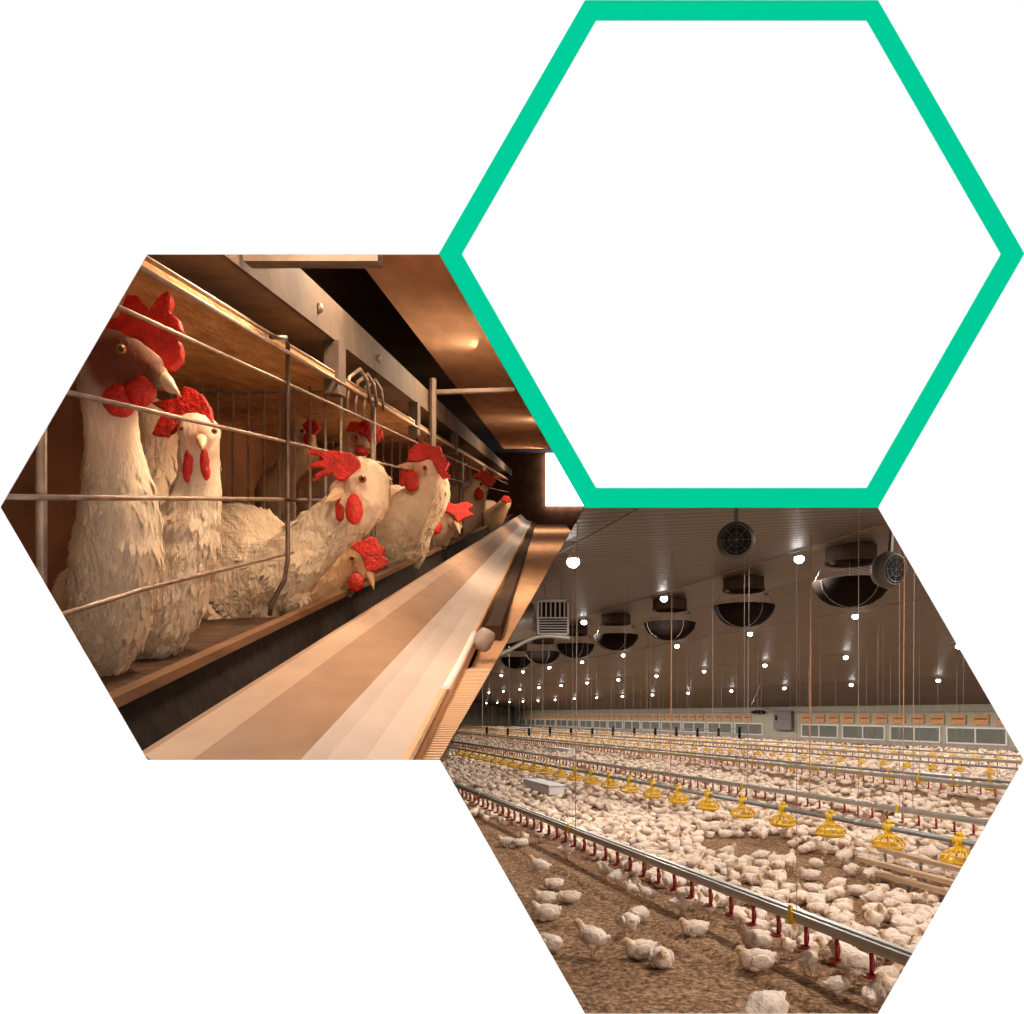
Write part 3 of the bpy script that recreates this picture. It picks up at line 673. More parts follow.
# px, py of the contact point; heading in degrees (0 = to the right, 90 = away from the viewer)
HAND = [
 (496, 802, 'standing', 200, 1.0, 'small white chick standing just behind the first red cups of the drinker line'),
 (540, 878, 'standing', 172, 1.12, 'white chick standing in profile on bare litter, second from the openings lower edge'),
 (533, 876, None, 0, 0, ''),
 (553, 889, 'tucked', 185, 1.0, 'fluffy chick lying behind the standing profile chick, head lowered'),
 (545, 904, 'lying', 178, 1.05, 'chick lying in a pair, its head turned to the drinker lines far end'),
 (569, 903, 'tucked', 168, 1.05, 'chick lying with raised tail, hindmost of the resting group of three'),
 (546, 920, 'lying', 176, 1.2, 'long white chick lying flat, foremost of the resting group of three'),
 (550, 951, 'tucked', 120, 1.1, 'chick cut off by the slanting white edge in the bare litter'),
 (592, 957, 'standing', 160, 1.22, 'tall white chick striding alone across the foreground litter'),
 (639, 921, 'tucked', 60, 1.1, 'chick resting behind the foreground cluster, head buried'),
 (629, 938, 'pecking', 100, 1.12, 'chick bending over with raised rump in the foreground cluster'),
 (640, 958, 'lying', 190, 1.15, 'plump chick lying side by side with an upright one in the foreground'),
 (661, 967, 'lying', 268, 1.15, 'chick sitting with its head towards the viewer in the foreground cluster'),
 (694, 936, 'lying', 186, 1.1, 'chick lying alone on litter below the drinker line, head pointing to the cluster'),
 (683, 917, 'standing', 12, 1.15, 'thick fluffy chick standing at the near side of the drinker line'),
 (619, 889, 'standing', 25, 1.1, 'chick standing with neck stretched up to a red drinker cup'),
 (567, 860, 'standing', 20, 1.15, 'chick stretching up to drink at the drinker lines middle'),
 (540, 842, 'pecking', 30, 1.0, 'chick drinking under the line, above the lying pair'),
 (506, 846, 'lying', 178, 1.05, 'low chick lying leftmost of a pair on the bare litter'),
 (521, 847, 'tucked', 10, 1.05, 'chick curled up right behind the low lying one'),
 (517, 830, 'standing', 200, 1.0, 'thin chick standing above the curled pair'),
 (492, 818, 'lying', 190, 1.0, 'chick crouching where the litter meets the white edge'),
 (479, 816, 'lying', 160, 1.0, 'chick crouching at the slanting edge beside the first cups'),
 (756, 970, 'lying', 180, 1.25, 'broad white chick lying in the foreground beneath the yellow clip'),
 (757, 948, 'lying', 175, 1.2, 'greyish fluffy chick resting behind the broad foreground chick'),
 (755, 934, 'lying', 170, 1.05, 'chick resting against the greyish one, nearer the drinker line'),
 (764, 1040, 'pecking', 215, 1.45, 'largest white chick at the lower edge, seen from behind with head down'),
 (851, 985, 'standing', 185, 1.35, 'big chick standing beneath the last red cups, looking back'),
 (836, 962, 'lying', 150, 1.25, 'chick lying directly behind the big standing chick under the cups'),
 (902, 1005, 'lying', 150, 1.35, 'chick cut off by the slanting edge at the lower right'),
 (739, 911, 'standing', 120, 1.0, 'chick standing behind the red cups halfway along the drinker line'),
 (706, 892, 'lying', 90, 1.0, 'chick lying just under the drinker line among red cups'),
 (745, 985, None, 0, 0, ''), 
 (797, 940, 'standing', 170, 1.1, 'chick standing under the drinker line beside the yellow clip'),
 (669, 893, 'standing', 120, 1.0, 'chick drinking from behind the line near its middle cups'),
 (740, 955, None, 0, 0, ''),
 (790, 873, 'standing', 60, 1.15, 'chick standing tall in the brown clearing'), (776, 881, 'tucked', 185, 1.05, 'chick resting beside the tall one in the clearing'),
 (810, 880, 'lying', 170, 1.0, 'lone chick lying in the clearing nearest the wooden perch'), (816, 868, 'tucked', 80, 1.0, 'round chick at the far side of the clearing'),
 (845, 868, 'standing', 20, 1.15, 'chick standing at the end of the wooden perch'), (852, 876, 'tucked', 250, 1.15, 'round chick in front of the perch end'),
 (905, 889, 'lying', 180, 1.05, 'chick lying alone in front of the wooden perch'), (872, 885, 'standing', 20, 1.0, 'chick standing alone before the perch, head to the planks'),
 (824, 858, 'standing', 170, 1.1, 'chick standing beneath a yellow feeder at the clearing edge'),
]
for (px, py, kind, hd, sc, lab) in HAND:
    if not kind: continue
    p = floorpt(px, py, 0); p.z = -.002
    if side(p) < .02: continue
    place_chick(kind, p, math.radians(hd), sc*.88, lab, None)
    placed.append((p.x, p.y, .15))
occ = {}
def okpos(x, y, r):
    gx, gy = int(x//.3), int(y//.3)
    for i in (-1, 0, 1):
        for j in (-1, 0, 1):
            for (u, v, q) in occ.get((gx+i, gy+j), ()):
                if (u-x)**2+(v-y)**2 < (q+r)**2*.9: return False
    return True
def put(x, y, r): occ.setdefault((int(x//.3), int(y//.3)), []).append((x, y, r))
for x, y, r in placed: put(x, y, .125)
for f in FOAM:
    for u in np.arange(-.9, .91, .15): q = f + Vector((DX, DY, 0))*u; put(q.x, q.y, .2); put(q.x+.1, q.y, .2)
for a, b in (P0[0], P0[1], P0[2]):
    for u in np.linspace(0, 1, 16): q = a.lerp(b, u); put(q.x, q.y, .05)
for k in range(0, 30):
    q = Bp(5.9, 5.62+.89*(k-3), 0); put(q.x, q.y, .10)
    q = Bp(7.84, 0, 0)
def in_hex(x, y, z=.1, m=14):
    px = CX+FX*x/y; py = CY+FX*(1.6-z)/y
    return py < 1014+m*2 and px > 440-m and px < 1024+m and px > 440+(py-760)*145/254-m*1.3 and px < 1024-(py-760)*146/254+m*1.3
pts = []
def dens(px, py, b, s):
    if b < 2.9: return 0
    n1 = noise.noise(Vector((b*.9, s*.55, 3))); n2 = noise.noise(Vector((b*.35, s*.2, 9)))
    if b < 3.35: return .25
    if b < 5.75:
        # clearing near the yellow feeders
        if (700 < px < 872 and 838 < py < 860) or (782 < px < 872 and 860 <= py < 893): return 0.0
        if 862 <= px and 856 < py < 892: return .25
        if px < 720 and py < 840 and b > 5.2: return .9
        return .97 if n1 > -.22 else .35
    if b < 6.3: return .75 if n1 > -.1 else .35
    if b < 7.6: return .55 + .4*(n1 > -.1)
    if b < 8.2: return .35
    if b < 11.2: return .92 if n1 > -.12 else .2
    if b < 12.3: return .15 if n2 < .15 else .55
    if b < 13.4: return 1
    return .85 if n1 > -.1 else .25
cnt = 0
sp_near = .205
b = 2.95
yy = 3.0
while yy < 98:
    spc = .152 if yy < 14 else (.20 if yy < 30 else (.28 if yy < 55 else .42))
    x0 = (440-CX)/FX*yy; x1 = min((1030-CX)/FX*yy, (29.8+DX*yy)/DY)
    xx = x0 - rng.random()*spc
    while xx < x1:
        x = xx + (rng.random()-.5)*spc*.75; y = yy + (rng.random()-.5)*spc*.75; xx += spc
        bb = DY*x - DX*y; ss = DX*x + DY*y
        if bb > 27.8: continue
        if side((x, y, .1)) < .12 or not in_hex(x, y): continue
        px = CX+FX*x/y; py = CY+FX*1.6/y
        if rng.random() > dens(px, py, bb, ss): continue
        r = .058 if y < 14 else .072
        if y < 30 and not okpos(x, y, r): continue
        if y < 30: put(x, y, r)
        pts.append((x, y, bb, ss))
    yy += spc*.9
pts.sort(key=lambda q: q[1])
NI = 300 - len(placed)
lab_z = [('white broiler chick resting in the crowd between the nearest drinker line and nearest feeders', 'chicks between the nearest drinker line and feeders'),
         ('white broiler chick in the flock behind the nearest row of yellow feeders', 'chicks behind the nearest feeders')]
def pick():
    u = rng.random(); return 'lying' if u < .45 else 'tucked' if u < .78 else 'standing' if u < .92 else 'pecking'
stuffV = []; stuffT = []; stuffC = []; nv = 0
for i, (x, y, bb, ss) in enumerate(pts):
    kind = pick(); rz = rng.random()*2*math.pi; sc = .70+.2*rng.random()
    if bb < 3.35: kind = 'standing'
    if y < 12: sc *= 1.0
    if i < NI:
        z = 1 if bb > 5.9 else 0
        place_chick(kind, (x, y, -.002), rz, sc, lab_z[z][0], lab_z[z][1], parts=(i < 150))
    else:
        v, t, c = KINDS[kind]['lods'][0 if y < 13 else 1]
        cs, sn = math.cos(rz), math.sin(rz); V = v*sc; V = np.stack([V[:, 0]*cs-V[:, 1]*sn+x, V[:, 0]*sn+V[:, 1]*cs+y, V[:, 2]-.002], 1)
        stuffV.append(V); stuffT.append(t+nv); cc = c.copy(); cc[:, :3] *= .86+.2*rng.random(); stuffC.append(cc); nv += len(V)
V = np.concatenate(stuffV).astype(np.float32); T = np.concatenate(stuffT).astype(np.int32); Cc = np.concatenate(stuffC)
me = bpy.data.meshes.new('distant_flock'); me.vertices.add(len(V)); me.vertices.foreach_set('co', V.ravel())
me.loops.add(len(T)*3); me.loops.foreach_set('vertex_index', T.ravel()); me.polygons.add(len(T)); me.polygons.foreach_set('loop_start', np.arange(0, len(T)*3, 3, dtype=np.int32))
me.update(); me.validate(); setcol(me, Cc)
o = link_mesh('distant_flock', me, M['flock'], smooth=True); tag(o, 'dense white flock of chicks covering the litter towards the side wall', 'flock', kind='stuff')
print('chicks', len(pts), 'stuff tris', len(T))

# ================================================================== THE HEN HOUSE (seen through the upper opening)
TE = 12.0
def shell(lo, hi, name, m): g = MB(Lp); g.box(lo, hi); structure(g, name, m, clip=-1)
shell((-1.02, YW+.001, -.65), (-1.0, TE, .75), 'wall_left', M['brown'])
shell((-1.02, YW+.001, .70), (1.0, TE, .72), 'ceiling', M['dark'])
shell((-1.02, YW+.001, -.62), (1.0, TE, -.60), 'floor', M['brown'])
shell((-1.02, TE, -.7), (1.4, TE+.02, .8), 'wall_back', M['brown'])
shell((.98, YW+.001, -.65), (1.0, TE, .75), 'wall_right', M['brown'])
g = MB(Lp); g.box((.04, TE-.06, -.09), (.62, TE-.04, .70)); e = tag(empty('window_1', Lp(.3, TE-.05, -.09)), kind='structure'); g.build('pane', M['daylight'], e, clip=-1)
# tan boards of the aisle ceiling and dark upper board
g = MB(Lp); g.box((-.346, YW+.002, .45), (.9, 7, .465)); structure(g, 'trim_1', M['tan'], clip=-1)
# steel beam
e = empty('steel_beam', Lp(-.39, 1, .27), 'heavy weathered steel beam running above the cages towards the far end', 'beam')
g = MB(Lp); g.box((-.44, YW+.002, .27), (-.352, 9, .275)); g.box((-.357, YW+.002, .27), (-.351, 9, .335)); g.box((-.44, YW+.002, .33), (-.36, 9, .335)); g.build('channel', M['beam'], e, clip=-1)
for t in (.83, 1.25, 1.7):
    g = MB(); g.ell(Lp(-.349, t, .30), (.006, .008, .008), nu=8, nv=6); g.build('bolt', M['wire'], e, smooth=True)
for (t, zt) in ((1.35, .27), (2.2, .27), (3.2, .27)):
    g = MB(Lp); g.box((-.37, t, .18), (-.345, t+.05, zt)); g.build('bracket', M['beam'], e)
g = MB(Lp); g.box((-.345, .92, .275), (-.19, .95, .292)); g.box((-.33, .93, .287), (-.31, .95, .45)); g.box((-.22, .93, .287), (-.20, .95, .45))
tag(g.build('cross_bar', M['beam']), 'short dark steel bar crossing at the top above the beam', 'bar')
g = MB(Lp); g.tube([Lp(-.338, 2.45, .15), Lp(-.338, 2.45, .37)], .011, 8); g.tube([Lp(-.335, 2.45, .33), Lp(-.09, 2.5, .345)], .008, 8)
tag(g.build('support_bracket', M['beam']), 'blurred steel post with an arm reaching across the aisle', 'bracket')
# the cage
ca = empty('wire_cage', Lp(-.35, 1, -.155), 'long wire battery cage with white hens looking out through its bars', 'cage')
AF = -.35
def cwire(name, pts, r, m='wire', par=ca, seg=8): g = MB(); g.tube([Lp(*p) for p in pts], r, seg); return g.build(name, M[m], par, smooth=True)
tx = lambda x: 280/(543-x)
zy = lambda x, y: -(y-500)/FX*tx(x)
cwire('horizontal_wire', [(AF, t, .352*(.452)) for t in np.linspace(.505, 8, 12)], .0021)
cwire('horizontal_wire', [(AF, t, .352*.225) for t in np.linspace(.505, 8, 12)], .0021)
cwire('horizontal_wire', [(AF, .505, .002), (AF, tx(283), .001)], .0021)
cwire('horizontal_wire', [(AF, .505, -.087), (AF, .7, -.078), (AF, tx(293), -.0735)], .0021)
cwire('top_rail', [(AF+.004, .505, .2), (AF+.004, 8, .2)], .0028)
cwire('top_rail', [(AF-.004, .505, .216), (AF-.004, 8, .216)], .0024)
hk = [(285, 343), (286, 400), (285, 500), (285, 560), (282, 580), (274, 594), (268, 606), (267, 616)]
cwire('hook_wire', [(AF+.006, 1.012, .2062), (AF+.006, 1.07, .2175)] + [(AF+.003, tx(285)+.002, -(y-500)/FX*tx(285)) if 340 < y < 570 else (AF+.003+(x-285)/FX*tx(285), tx(285)+.002, -(y-500)/FX*tx(285)) for x, y in hk], .0030, 'darkwire')
cwire('hook_wire', [(AF+.003, tx(285), 0), (AF+.003+.028, tx(285), -.0005)], .0026, 'darkwire')
for x, y0, y1, r in ((47, 300, 640, .0036), (375, 398, 470, .006), (432, 430, 560, .008), (462, 440, 530, .01), (484, 455, 520, .012)):
    t = tx(x); cwire('post', [(AF-.004, t, .205), (AF-.004, t, -.155)], r)
# loops over the rail
for x in (352, 360, 368): 
    t = tx(x); cwire('wire_loop', [(AF-.01, t, .16), (AF-.005, t, .225), (AF+.008, t+.03, .245), (AF+.012, t+.07, .23), (AF+.012, t+.1, .19)], .0035)
# cross dividers
def divider(t, a0, bars, r=.0022):
    g = MB()
    for k in range(bars): a = AF-.006 - k*.0272; g.tube([Lp(a, t, -.155), Lp(a, t, .2)], r, 6)
    for z in (.19, .0, -.15): g.tube([Lp(AF-.003, t, z), Lp(AF-.006-bars*.0272, t, z)], r, 6)
    g.build('divider_grid', M['wire'], ca)
divider(1.41, 0, 13, .0024); divider(2.6, 0, 13, .0028); divider(3.9, 0, 12, .003)
g = MB(Lp); g.box((-.95, .505, .205), (-.352, 8, .212)); g.build('wooden_roof', M['wood'], ca)
g = MB(Lp); g.box((-.95, .505, -.184), (-.352, 8, -.178)); g.build('cage_floor', M['floorm'], ca)
g = MB(Lp); g.box((-.86, .505, -.155), (-.85, 8, .205)); g.build('rear_panel', M['brown'], ca)
# trough
tr = empty('feed_trough', Lp(-.25, 1, -.24), 'long galvanised feed trough running along below the hens', 'trough')
def strip(prof, name, m, th=.004, t1=9.0, par=tr):
    g = MB()
    n = len(prof)
    for i in range(n-1):
        (a0, z0), (a1, z1) = prof[i], prof[i+1]; d = Vector((a1-a0, z1-z0)).normalized(); nx_, nz_ = -d.y*th, d.x*th
        c = [(a0, z0), (a1, z1), (a1-nx_, z1-nz_), (a0-nx_, z0-nz_)]
        V = [Lp(a, YW+.002, z) for a, z in c] + [Lp(a, t1, z) for a, z in c]
        g.add(V, [(0, 1, 2, 3), (7, 6, 5, 4), (0, 4, 5, 1), (1, 5, 6, 2), (2, 6, 7, 3), (3, 7, 4, 0)])
    return g.build(name, M[m], par, clip=-1)
strip([(-.352, -.156), (-.338, -.156), (-.337, -.165)], 'rear_lip', 'wood2')
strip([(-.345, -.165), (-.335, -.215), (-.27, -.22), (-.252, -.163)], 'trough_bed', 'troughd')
strip([(-.262, -.164), (-.25, -.160), (-.232, -.172), (-.199, -.213)], 'outer_face', 'trough')
bt = empty('egg_belt', Lp(-.16, 1, -.24), 'wide pale egg collecting belt alongside the feed trough', 'conveyor belt')
strip([(-.199, -.213), (-.185, -.222), (-.16, -.234), (-.13, -.242)], 'belt', 'belt', par=bt)
strip([(-.128, -.236), (-.118, -.236), (-.118, -.262)], 'belt_rail', 'ridge', t1=9, par=bt)
rg = empty('ribbed_guard', Lp(-.09, 1, -.26), 'ribbed tan guard strip beside the egg belt near the opening corner', 'guard')
g = MB(Lp)
for k in range(70):
    t = .60+k*.0085; g.box((-.122, t, -.262), (.02, t+.0045, -.252))
g.build('rib', M['ridge'], rg, clip=-1)
g = MB(Lp); g.box((-.122, YW+.002, -.272), (.02, 1.25, -.262)); g.build('guard_base', M['trough'], rg, clip=-1)
# brown panel of the next cage row across the aisle
g = MB(Lp); g.box((-.118, 1.25, -.30), (.25, 9, -.275)); g.build('aisle_board', M['tan'], None, clip=-1)
ab = bpy.data.objects['aisle_board']; tag(ab, 'brown aisle board running beside the egg belt towards the bright window', 'board')
g = MB(); g.tube([Lp(-.122, t, -.238+.002*math.sin(t*9)) for t in np.linspace(1.0, 1.42, 12)], .006, 10)
tag(g.build('white_pipe', M['foam'], None, smooth=True, clip=-1), 'short bright pale pipe lying beside the egg belt', 'pipe')
for (a, t, z, r, lab, m) in ((-.075, 1.9, -.2, .035, 'round pale knob beside the belt halfway down the aisle', 'belt'), (-.012, 3.4, -.12, .028, 'small pale knob above the far end of the egg belt', 'tan'), (-.14, 5.0, .0, .045, 'blurred pale hen body at the far end of the cage', 'tan')):
    pass
for i, (px, py, t, rpx, m_) in enumerate([(482, 645, 1.35, 9, 'belt'), (531, 531, 3.5, 7, 'belt'), (503, 600, 1.8, 10, 'brown'), (512, 575, 2.2, 9, 'brown'), (496, 622, 1.6, 10, 'dark')]):
    pass
kn = MB(); kn.lathe([(.001, .02), (.012, .018), (.016, .01), (.016, -.01), (.012, -.018), (.001, -.02)], c=LX(484, 640, 1.36), seg=18, R=Matrix.Rotation(.5, 3, 'Y'))
tag(kn.build('belt_roller', M['belt'], None, smooth=True, clip=-1), 'small pale roller at the side of the egg belt above the bright pipe', 'roller')
g = MB(Lp); g.box((-.112, 1.56, -.274), (-.082, 9, -.245)); 
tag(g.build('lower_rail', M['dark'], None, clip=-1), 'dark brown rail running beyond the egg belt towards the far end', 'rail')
# ------------------------------------------------------------------ HENS
def hen(label, chains, ells=(), comb=(), comb_t=0, comb_th=5, wattles=(), beak=None, eyes=(), face=(), facecol=(.62, .16, .10), feathers=900, flen=.022, vox=.0035, fbase=None, tint=(.90, .71, .52)):
    g = MB(); P = []
    for ch in chains:
        pp = catmull([LX(x, y, t) for x, y, t, r in ch], 5); rr = catmull([(r*t/FX, 0, 0) for x, y, t, r in ch], 5)
        rads = [max(.001, v.x) for v in rr]; g.tube(pp, rads, 20)
        g.ell(pp[0], (rads[0],)*3); g.ell(pp[-1], (rads[-1],)*3)
        P += [(pp[i], (pp[i]-pp[max(i-1, 0)] if i else pp[1]-pp[0]).normalized()) for i in range(len(pp))]
    for (x, y, t, rx, ry, rz) in ells: g.ell(LX(x, y, t), (rx*t/FX, ry*t/FX, rz*t/FX))
    me = remesh(g, vox, 3); fluff(me, .0022, 60, chains[0][0][0]); co = coords(me)
    head = np.array(P[-1][0] if not face else LX(*face[0][:3]))
    # feathers
    me.calc_loop_triangles(); nrm = np.empty(len(me.vertices)*3, np.float32); me.vertices.foreach_get('normal', nrm); nrm = nrm.reshape(-1, 3)
    vs = [tuple(map(float, c)) for c in co]; fs = [tuple(p.vertices) for p in me.polygons]; cols = []
    PP = np.array([list(p[0]) for p in P]); DD = np.array([list(p[1]) for p in P])
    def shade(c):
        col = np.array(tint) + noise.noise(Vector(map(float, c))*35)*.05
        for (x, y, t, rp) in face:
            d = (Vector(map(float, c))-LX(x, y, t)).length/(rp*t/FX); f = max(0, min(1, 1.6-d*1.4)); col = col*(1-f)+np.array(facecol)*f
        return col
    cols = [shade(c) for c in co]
    idx = rng.choice(len(co), size=min(feathers, len(co)), replace=False)
    rh = (face[0][3]*face[0][2]/FX*1.7) if face else .02
    for i in idx:
        c = co[i]; 
        dist = np.linalg.norm(c-head)
        if dist < rh: continue
        n_ = Vector(map(float, nrm[i])); j = np.argmin(((PP-c)**2).sum(1)); d = -Vector(DD[j].tolist())
        d = (d - n_*d.dot(n_)); 
        if d.length < .1: continue
        d.normalize(); d = (d + Vector(rng.normal(0, .22, 3).tolist())); d = (d - n_*d.dot(n_)).normalized(); sv = n_.cross(d)
        L = flen*(.5+.6*rng.random())*min(1, .3+dist/.12); W = L*.2; p = Vector(map(float, c)) - n_*.0008; lift = L*(.03+.09*rng.random())
        k = len(vs); vs += [tuple(p), tuple(p+d*L*.45+sv*W+n_*lift*.5), tuple(p+d*L*.5+n_*(lift*.75+.0006)), tuple(p+d*L*.45-sv*W+n_*lift*.5), tuple(p+d*L+n_*lift*.7)]
        fs += [(k, k+1, k+2), (k, k+2, k+3), (k+1, k+4, k+2), (k+2, k+4, k+3)]
        cc = shade(c)*(.96+.08*rng.random()); cols += [cc*.93, cc, cc, cc, cc*1.02]
    m2 = bpy.data.meshes.new('body'); m2.from_pydata(vs, [], fs); m2.update(); cols = np.array(cols); setcol(m2, np.hstack([np.clip(cols, 0, 1), np.ones((len(cols), 1))]))
    x, y, t, r = chains[0][0]; base = LX(x, y, t)
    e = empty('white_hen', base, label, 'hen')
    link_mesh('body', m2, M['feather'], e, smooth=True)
    if comb:
        for outline, t, th in comb:
            bm = bmesh.new(); V = [bm.verts.new(LX(q[0], q[1], t+(q[2] if len(q) > 2 else 0))) for q in outline]; es = [bm.edges.new((V[i], V[(i+1) % len(V)])) for i in range(len(V))]
            bmesh.ops.triangle_fill(bm, edges=es, use_beauty=True); rr_ = bmesh.ops.extrude_face_region(bm, geom=bm.faces[:]); thm = th*t/FX
            for v in [q for q in rr_['geom'] if isinstance(q, bmesh.types.BMVert)]: v.co.y += thm
            bmesh.ops.recalc_face_normals(bm, faces=bm.faces[:]); mm = bpy.data.meshes.new('c'); bm.to_mesh(mm); bm.free()
            mm = remesh(mm, max(.0012, .8*t/FX), 3); fluff(mm, .0009, 180); link_mesh('comb', mm, M['red'], e, smooth=True)
    for (x, y, t, rx, ry, rot) in wattles:
        g = MB(); g.ell(LX(x, y, t), (rx*t/FX, rx*.6*t/FX, ry*t/FX), Matrix.Rotation(rot, 3, 'Y')); g.ell(LX(x, y-ry*.5, t), (rx*.7*t/FX, rx*.5*t/FX, ry*.6*t/FX), Matrix.Rotation(rot, 3, 'Y'))
        mm = remesh(g, max(.001, .7*t/FX), 3); fluff(mm, .0008, 150); link_mesh('wattle', mm, M['red'], e, smooth=True)
    if beak:
        (x0, y0, t0, r0), (x1, y1, t1) = beak
        a, b = LX(x0, y0, t0), LX(x1, y1, t1); dn = Vector((0, 0, -1)); R0 = r0*t0/FX
        g = MB(); g.tube([a, a.lerp(b, .35)-dn*R0*.25, a.lerp(b, .75)-dn*R0*.12, b], [R0, R0*.78, R0*.38, R0*.06], 12); g.tube([a+dn*R0*.45, a.lerp(b, .5)+dn*R0*.45, a.lerp(b, .8)+dn*R0*.1], [R0*.7, R0*.45, R0*.1], 10)
        g.build('beak', M['beak'], e, smooth=True)
    for (x, y, t, r) in eyes:
        c = LX(x, y, t); v = (EYE-c).normalized(); g = MB(); R = r*t/FX; g.ell(c, (R, R, R), nu=14, nv=10); g.cur = 1; g.ell(c+v*R*.62, (R*.55,)*3, nu=12, nv=8); g.build('eye', [M['iris'], M['pupil']], e, smooth=True)
    return e

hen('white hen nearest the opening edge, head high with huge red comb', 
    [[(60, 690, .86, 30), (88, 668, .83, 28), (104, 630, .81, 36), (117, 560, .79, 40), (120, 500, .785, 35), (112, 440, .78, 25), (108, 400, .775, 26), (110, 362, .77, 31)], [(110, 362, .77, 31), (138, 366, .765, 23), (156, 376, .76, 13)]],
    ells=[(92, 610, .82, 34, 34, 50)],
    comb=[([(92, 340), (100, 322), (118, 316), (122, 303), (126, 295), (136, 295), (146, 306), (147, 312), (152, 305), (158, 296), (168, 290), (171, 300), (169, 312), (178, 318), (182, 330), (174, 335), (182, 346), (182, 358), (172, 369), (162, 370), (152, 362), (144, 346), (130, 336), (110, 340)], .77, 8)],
    wattles=[(141, 392, .755, 15, 15, -.3), (118, 400, .76, 19, 16, .9)], beak=((160, 376, .76, 8), (181, 397, .75)), eyes=[(121, 349, .733, 5)], face=[(112, 362, .74, 58), (140, 372, .75, 28)], facecol=(.17, .05, .028), feathers=5200, flen=.017)  # dark face colour holds the shade lying over her red facial skin
hen('white hen facing out, comb flopped over, long paired red wattles',
    [[(138, 652, .91, 18), (158, 622, .905, 33), (180, 560, .90, 33), (192, 515, .895, 27), (199, 480, .89, 20), (199, 450, .885, 19), (199, 434, .88, 20)]],
    comb=[([(150, 402), (163, 400), (175, 398), (183, 386), (192, 388), (202, 395), (210, 408), (212, 424), (206, 430), (198, 424), (188, 419), (178, 424), (166, 436), (151, 434), (158, 420), (164, 410)], .872, 8)],
    wattles=[(188, 466, .868, 5.5, 17, .1), (205, 465, .868, 5, 17, -.1)], beak=((201, 438, .872, 6.5), (203, 450, .845)), eyes=[(183, 429, .863, 3.0), (214.5, 431, .864, 3.0)], face=[(198, 438, .87, 15)], facecol=(.66, .33, .22), feathers=4600, flen=.017)
hen('pale hen back filling the gap between the two nearest hens', [[(120, 560, 1.0, 40), (150, 500, 1.0, 36), (155, 450, 1.0, 26), (150, 415, 1.0, 18)]], feathers=1500, flen=.024, face=())
hen('white hen poking her head out past the dark hook wire, one eye visible',
    [[(198, 616, 1.27, 46), (228, 590, 1.28, 66), (258, 580, 1.25, 54), (286, 568, 1.215, 33), (318, 538, 1.21, 27), (347, 515, 1.195, 25), (364, 500, 1.185, 24), (364, 486, 1.18, 25)], [(364, 484, 1.18, 25), (350, 487, 1.175, 18), (341, 491, 1.17, 11)]],
    ells=[(290, 594, 1.22, 20, 18, 18), (242, 560, 1.29, 58, 62, 54), (215, 580, 1.3, 50, 56, 50), (262, 600, 1.24, 34, 30, 30), (225, 606, 1.26, 50, 36, 40)],
    comb=[([(312, 448), (324, 452), (332, 450), (350, 453), (358, 458), (360, 466), (350, 474), (343, 480), (336, 479), (332, 472), (320, 476), (311, 480), (316, 473), (326, 468), (318, 466), (307, 466), (316, 461), (325, 460), (318, 455), (306, 453)], 1.14, 7)],
    wattles=[(354, 510, 1.145, 9, 15, 0), (341, 508, 1.16, 6, 14, .1)], beak=((341, 491, 1.16, 6), (324, 503, 1.14)), eyes=[(362.5, 479, 1.139, 4.0)], face=[(352, 487, 1.14, 15)], facecol=(.84, .58, .43), feathers=7000, flen=.018, vox=.003)
hen('hen bending low in the shade beneath the hooked-out hen, beak pointing down',
    [[(300, 606, 1.42, 26), (325, 588, 1.42, 26), (345, 568, 1.41, 20), (358, 560, 1.40, 17)], [(358, 560, 1.40, 17), (366, 572, 1.39, 10)]],
    comb=[([(345, 545), (355, 538), (362, 541), (370, 536), (376, 538), (378, 545), (385, 547), (383, 556), (388, 560), (382, 567), (375, 571), (366, 570), (362, 556), (354, 549)], 1.37, 7)],
    wattles=[(356, 583, 1.37, 8, 9, .2)], beak=((369, 573, 1.38, 5), (374, 590, 1.37)), eyes=[(352, 558, 1.363, 2.6)], face=[(360, 565, 1.39, 14)], facecol=(.42, .22, .11), feathers=2600, vox=.004, flen=.02, tint=(.62, .42, .25))  # brown tint and face colour put the shade into her white feathers
hen('cream hen further along whose beak points back towards the nearer hens',
    [[(370, 560, 2.25, 30), (392, 545, 2.15, 34), (408, 520, 2.08, 28), (430, 495, 2.05, 20), (432, 478, 2.04, 15), (428, 470, 2.03, 15)], [(428, 470, 2.03, 14), (418, 468, 2.02, 9)]],
    ells=[(395, 520, 2.15, 30, 30, 34)],
    comb=[([(407, 460), (409, 449), (416, 443), (426, 442), (432, 446), (440, 446), (443, 456), (449, 462), (445, 470), (450, 475), (442, 478), (437, 470), (430, 458), (420, 461)], 1.99, 8)],
    wattles=[(411, 481, 1.98, 8, 10, 0), (403, 478, 2.0, 4, 9, .1)], beak=((413, 466, 2.0, 4), (397, 466, 1.98)), eyes=[(425, 468, 1.975, 2.4)], face=[(418, 470, 2.0, 9)], facecol=(.75, .42, .28), feathers=2600, vox=.005, flen=.022)
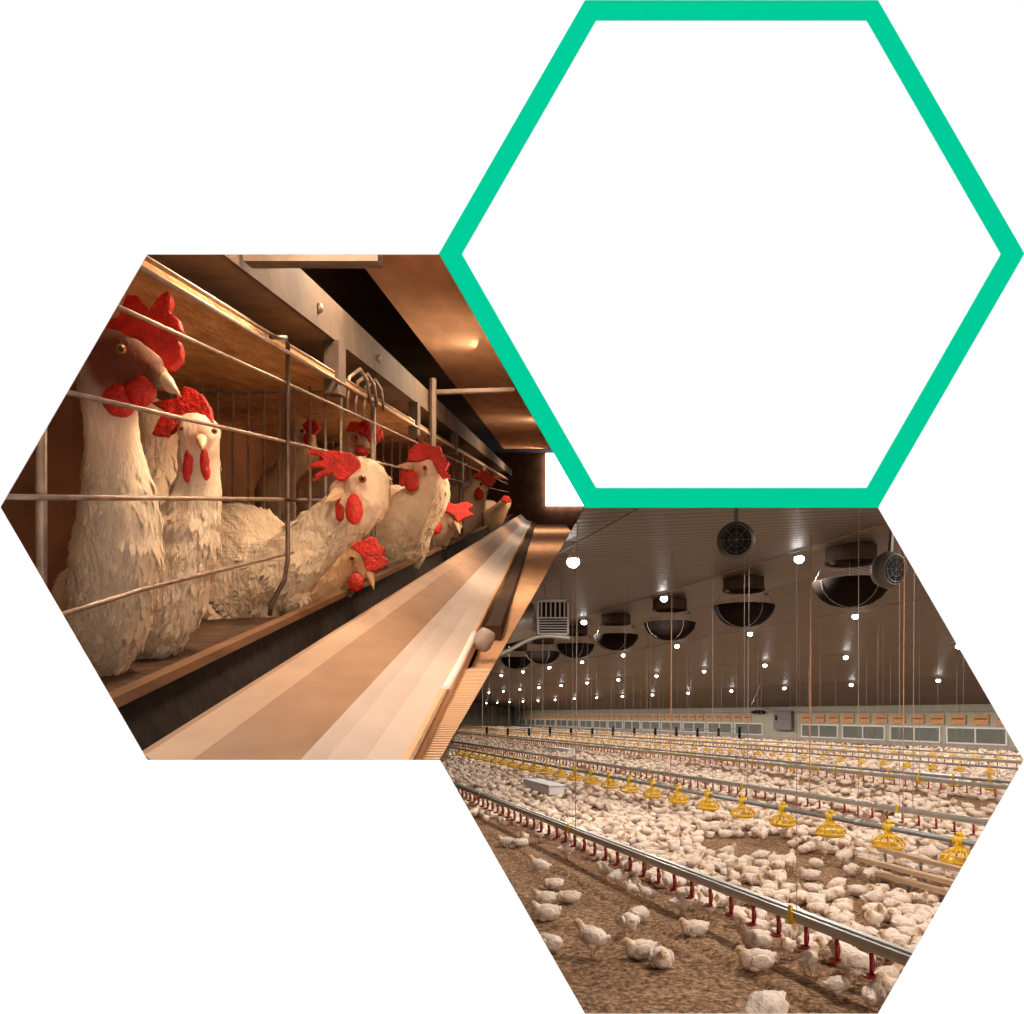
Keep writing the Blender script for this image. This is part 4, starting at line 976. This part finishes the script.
hen('hen with head lowered to the trough just beyond the cream hen',
    [[(418, 545, 2.9, 20), (428, 538, 2.8, 20), (440, 525, 2.7, 16), (449, 515, 2.66, 12)], [(449, 515, 2.66, 11), (456, 524, 2.64, 7)]], ells=[(428, 510, 2.85, 24, 30, 18)],
    comb=[([(436, 503), (445, 501), (455, 504), (466, 501), (474, 505), (468, 510), (474, 515), (464, 518), (458, 522), (452, 514), (442, 510)], 2.6, 5)], wattles=[(434, 527, 2.6, 8, 8, 0)], beak=((456, 522, 2.62, 4), (460, 534, 2.6)), eyes=[(452, 514, 2.6, 2)], feathers=500, vox=.006, flen=.03)
hen('small distant hen showing a faint red comb under the beam', [[(455, 530, 3.8, 16), (468, 508, 3.75, 16), (478, 490, 3.7, 10), (480, 482, 3.7, 9)]], ells=[(462, 500, 3.8, 18, 20, 16)],
    comb=[([(474, 478), (478, 471), (486, 470), (492, 474), (496, 480), (490, 486), (484, 484), (480, 478)], 3.6, 5)], wattles=[(479, 494, 3.6, 5, 6, 0)], eyes=[(481, 484, 3.6, 1.6)], feathers=250, vox=.009, flen=.03)
hen('hen behind the divider bars whose red comb meets the post', [[(330, 500, 1.95, 34), (345, 470, 1.85, 22), (352, 452, 1.8, 14), (357, 440, 1.78, 14)], [(357, 440, 1.78, 13), (364, 442, 1.76, 8)]],
    comb=[([(346, 430), (350, 421), (360, 422), (366, 418), (376, 423), (382, 430), (383, 437), (378, 440), (372, 448), (366, 436), (356, 430)], 1.74, 6)], wattles=[(362, 452, 1.74, 8, 4, 0)], eyes=[(356, 437, 1.735, 2)], face=[(358, 440, 1.76, 12)], facecol=(.6, .3, .2), feathers=400, vox=.006)
hen('hen hidden deepest behind the divider bars, neck faintly pale', [[(290, 500, 2.0, 34), (300, 465, 1.95, 20), (302, 440, 1.93, 14), (303, 430, 1.9, 12)]],
    comb=[([(302, 425), (308, 418), (316, 421), (320, 428), (314, 434), (306, 432)], 1.86, 5)], wattles=[(308, 439, 1.86, 5, 6, 0)], eyes=[(302, 431, 1.86, 2)], feathers=300, vox=.007)
hen('far hen low at the end of the trough, a pale blur', [[(480, 535, 5.2, 10), (492, 520, 5.1, 11), (502, 508, 5.0, 7), (506, 502, 5.0, 6)]], ells=[(488, 512, 5.2, 14, 12, 12)],
    comb=[([(500, 500), (504, 495), (509, 496), (512, 501), (506, 503)], 4.9, 4)], eyes=[(506, 503, 4.9, 1)], feathers=120, vox=.012)
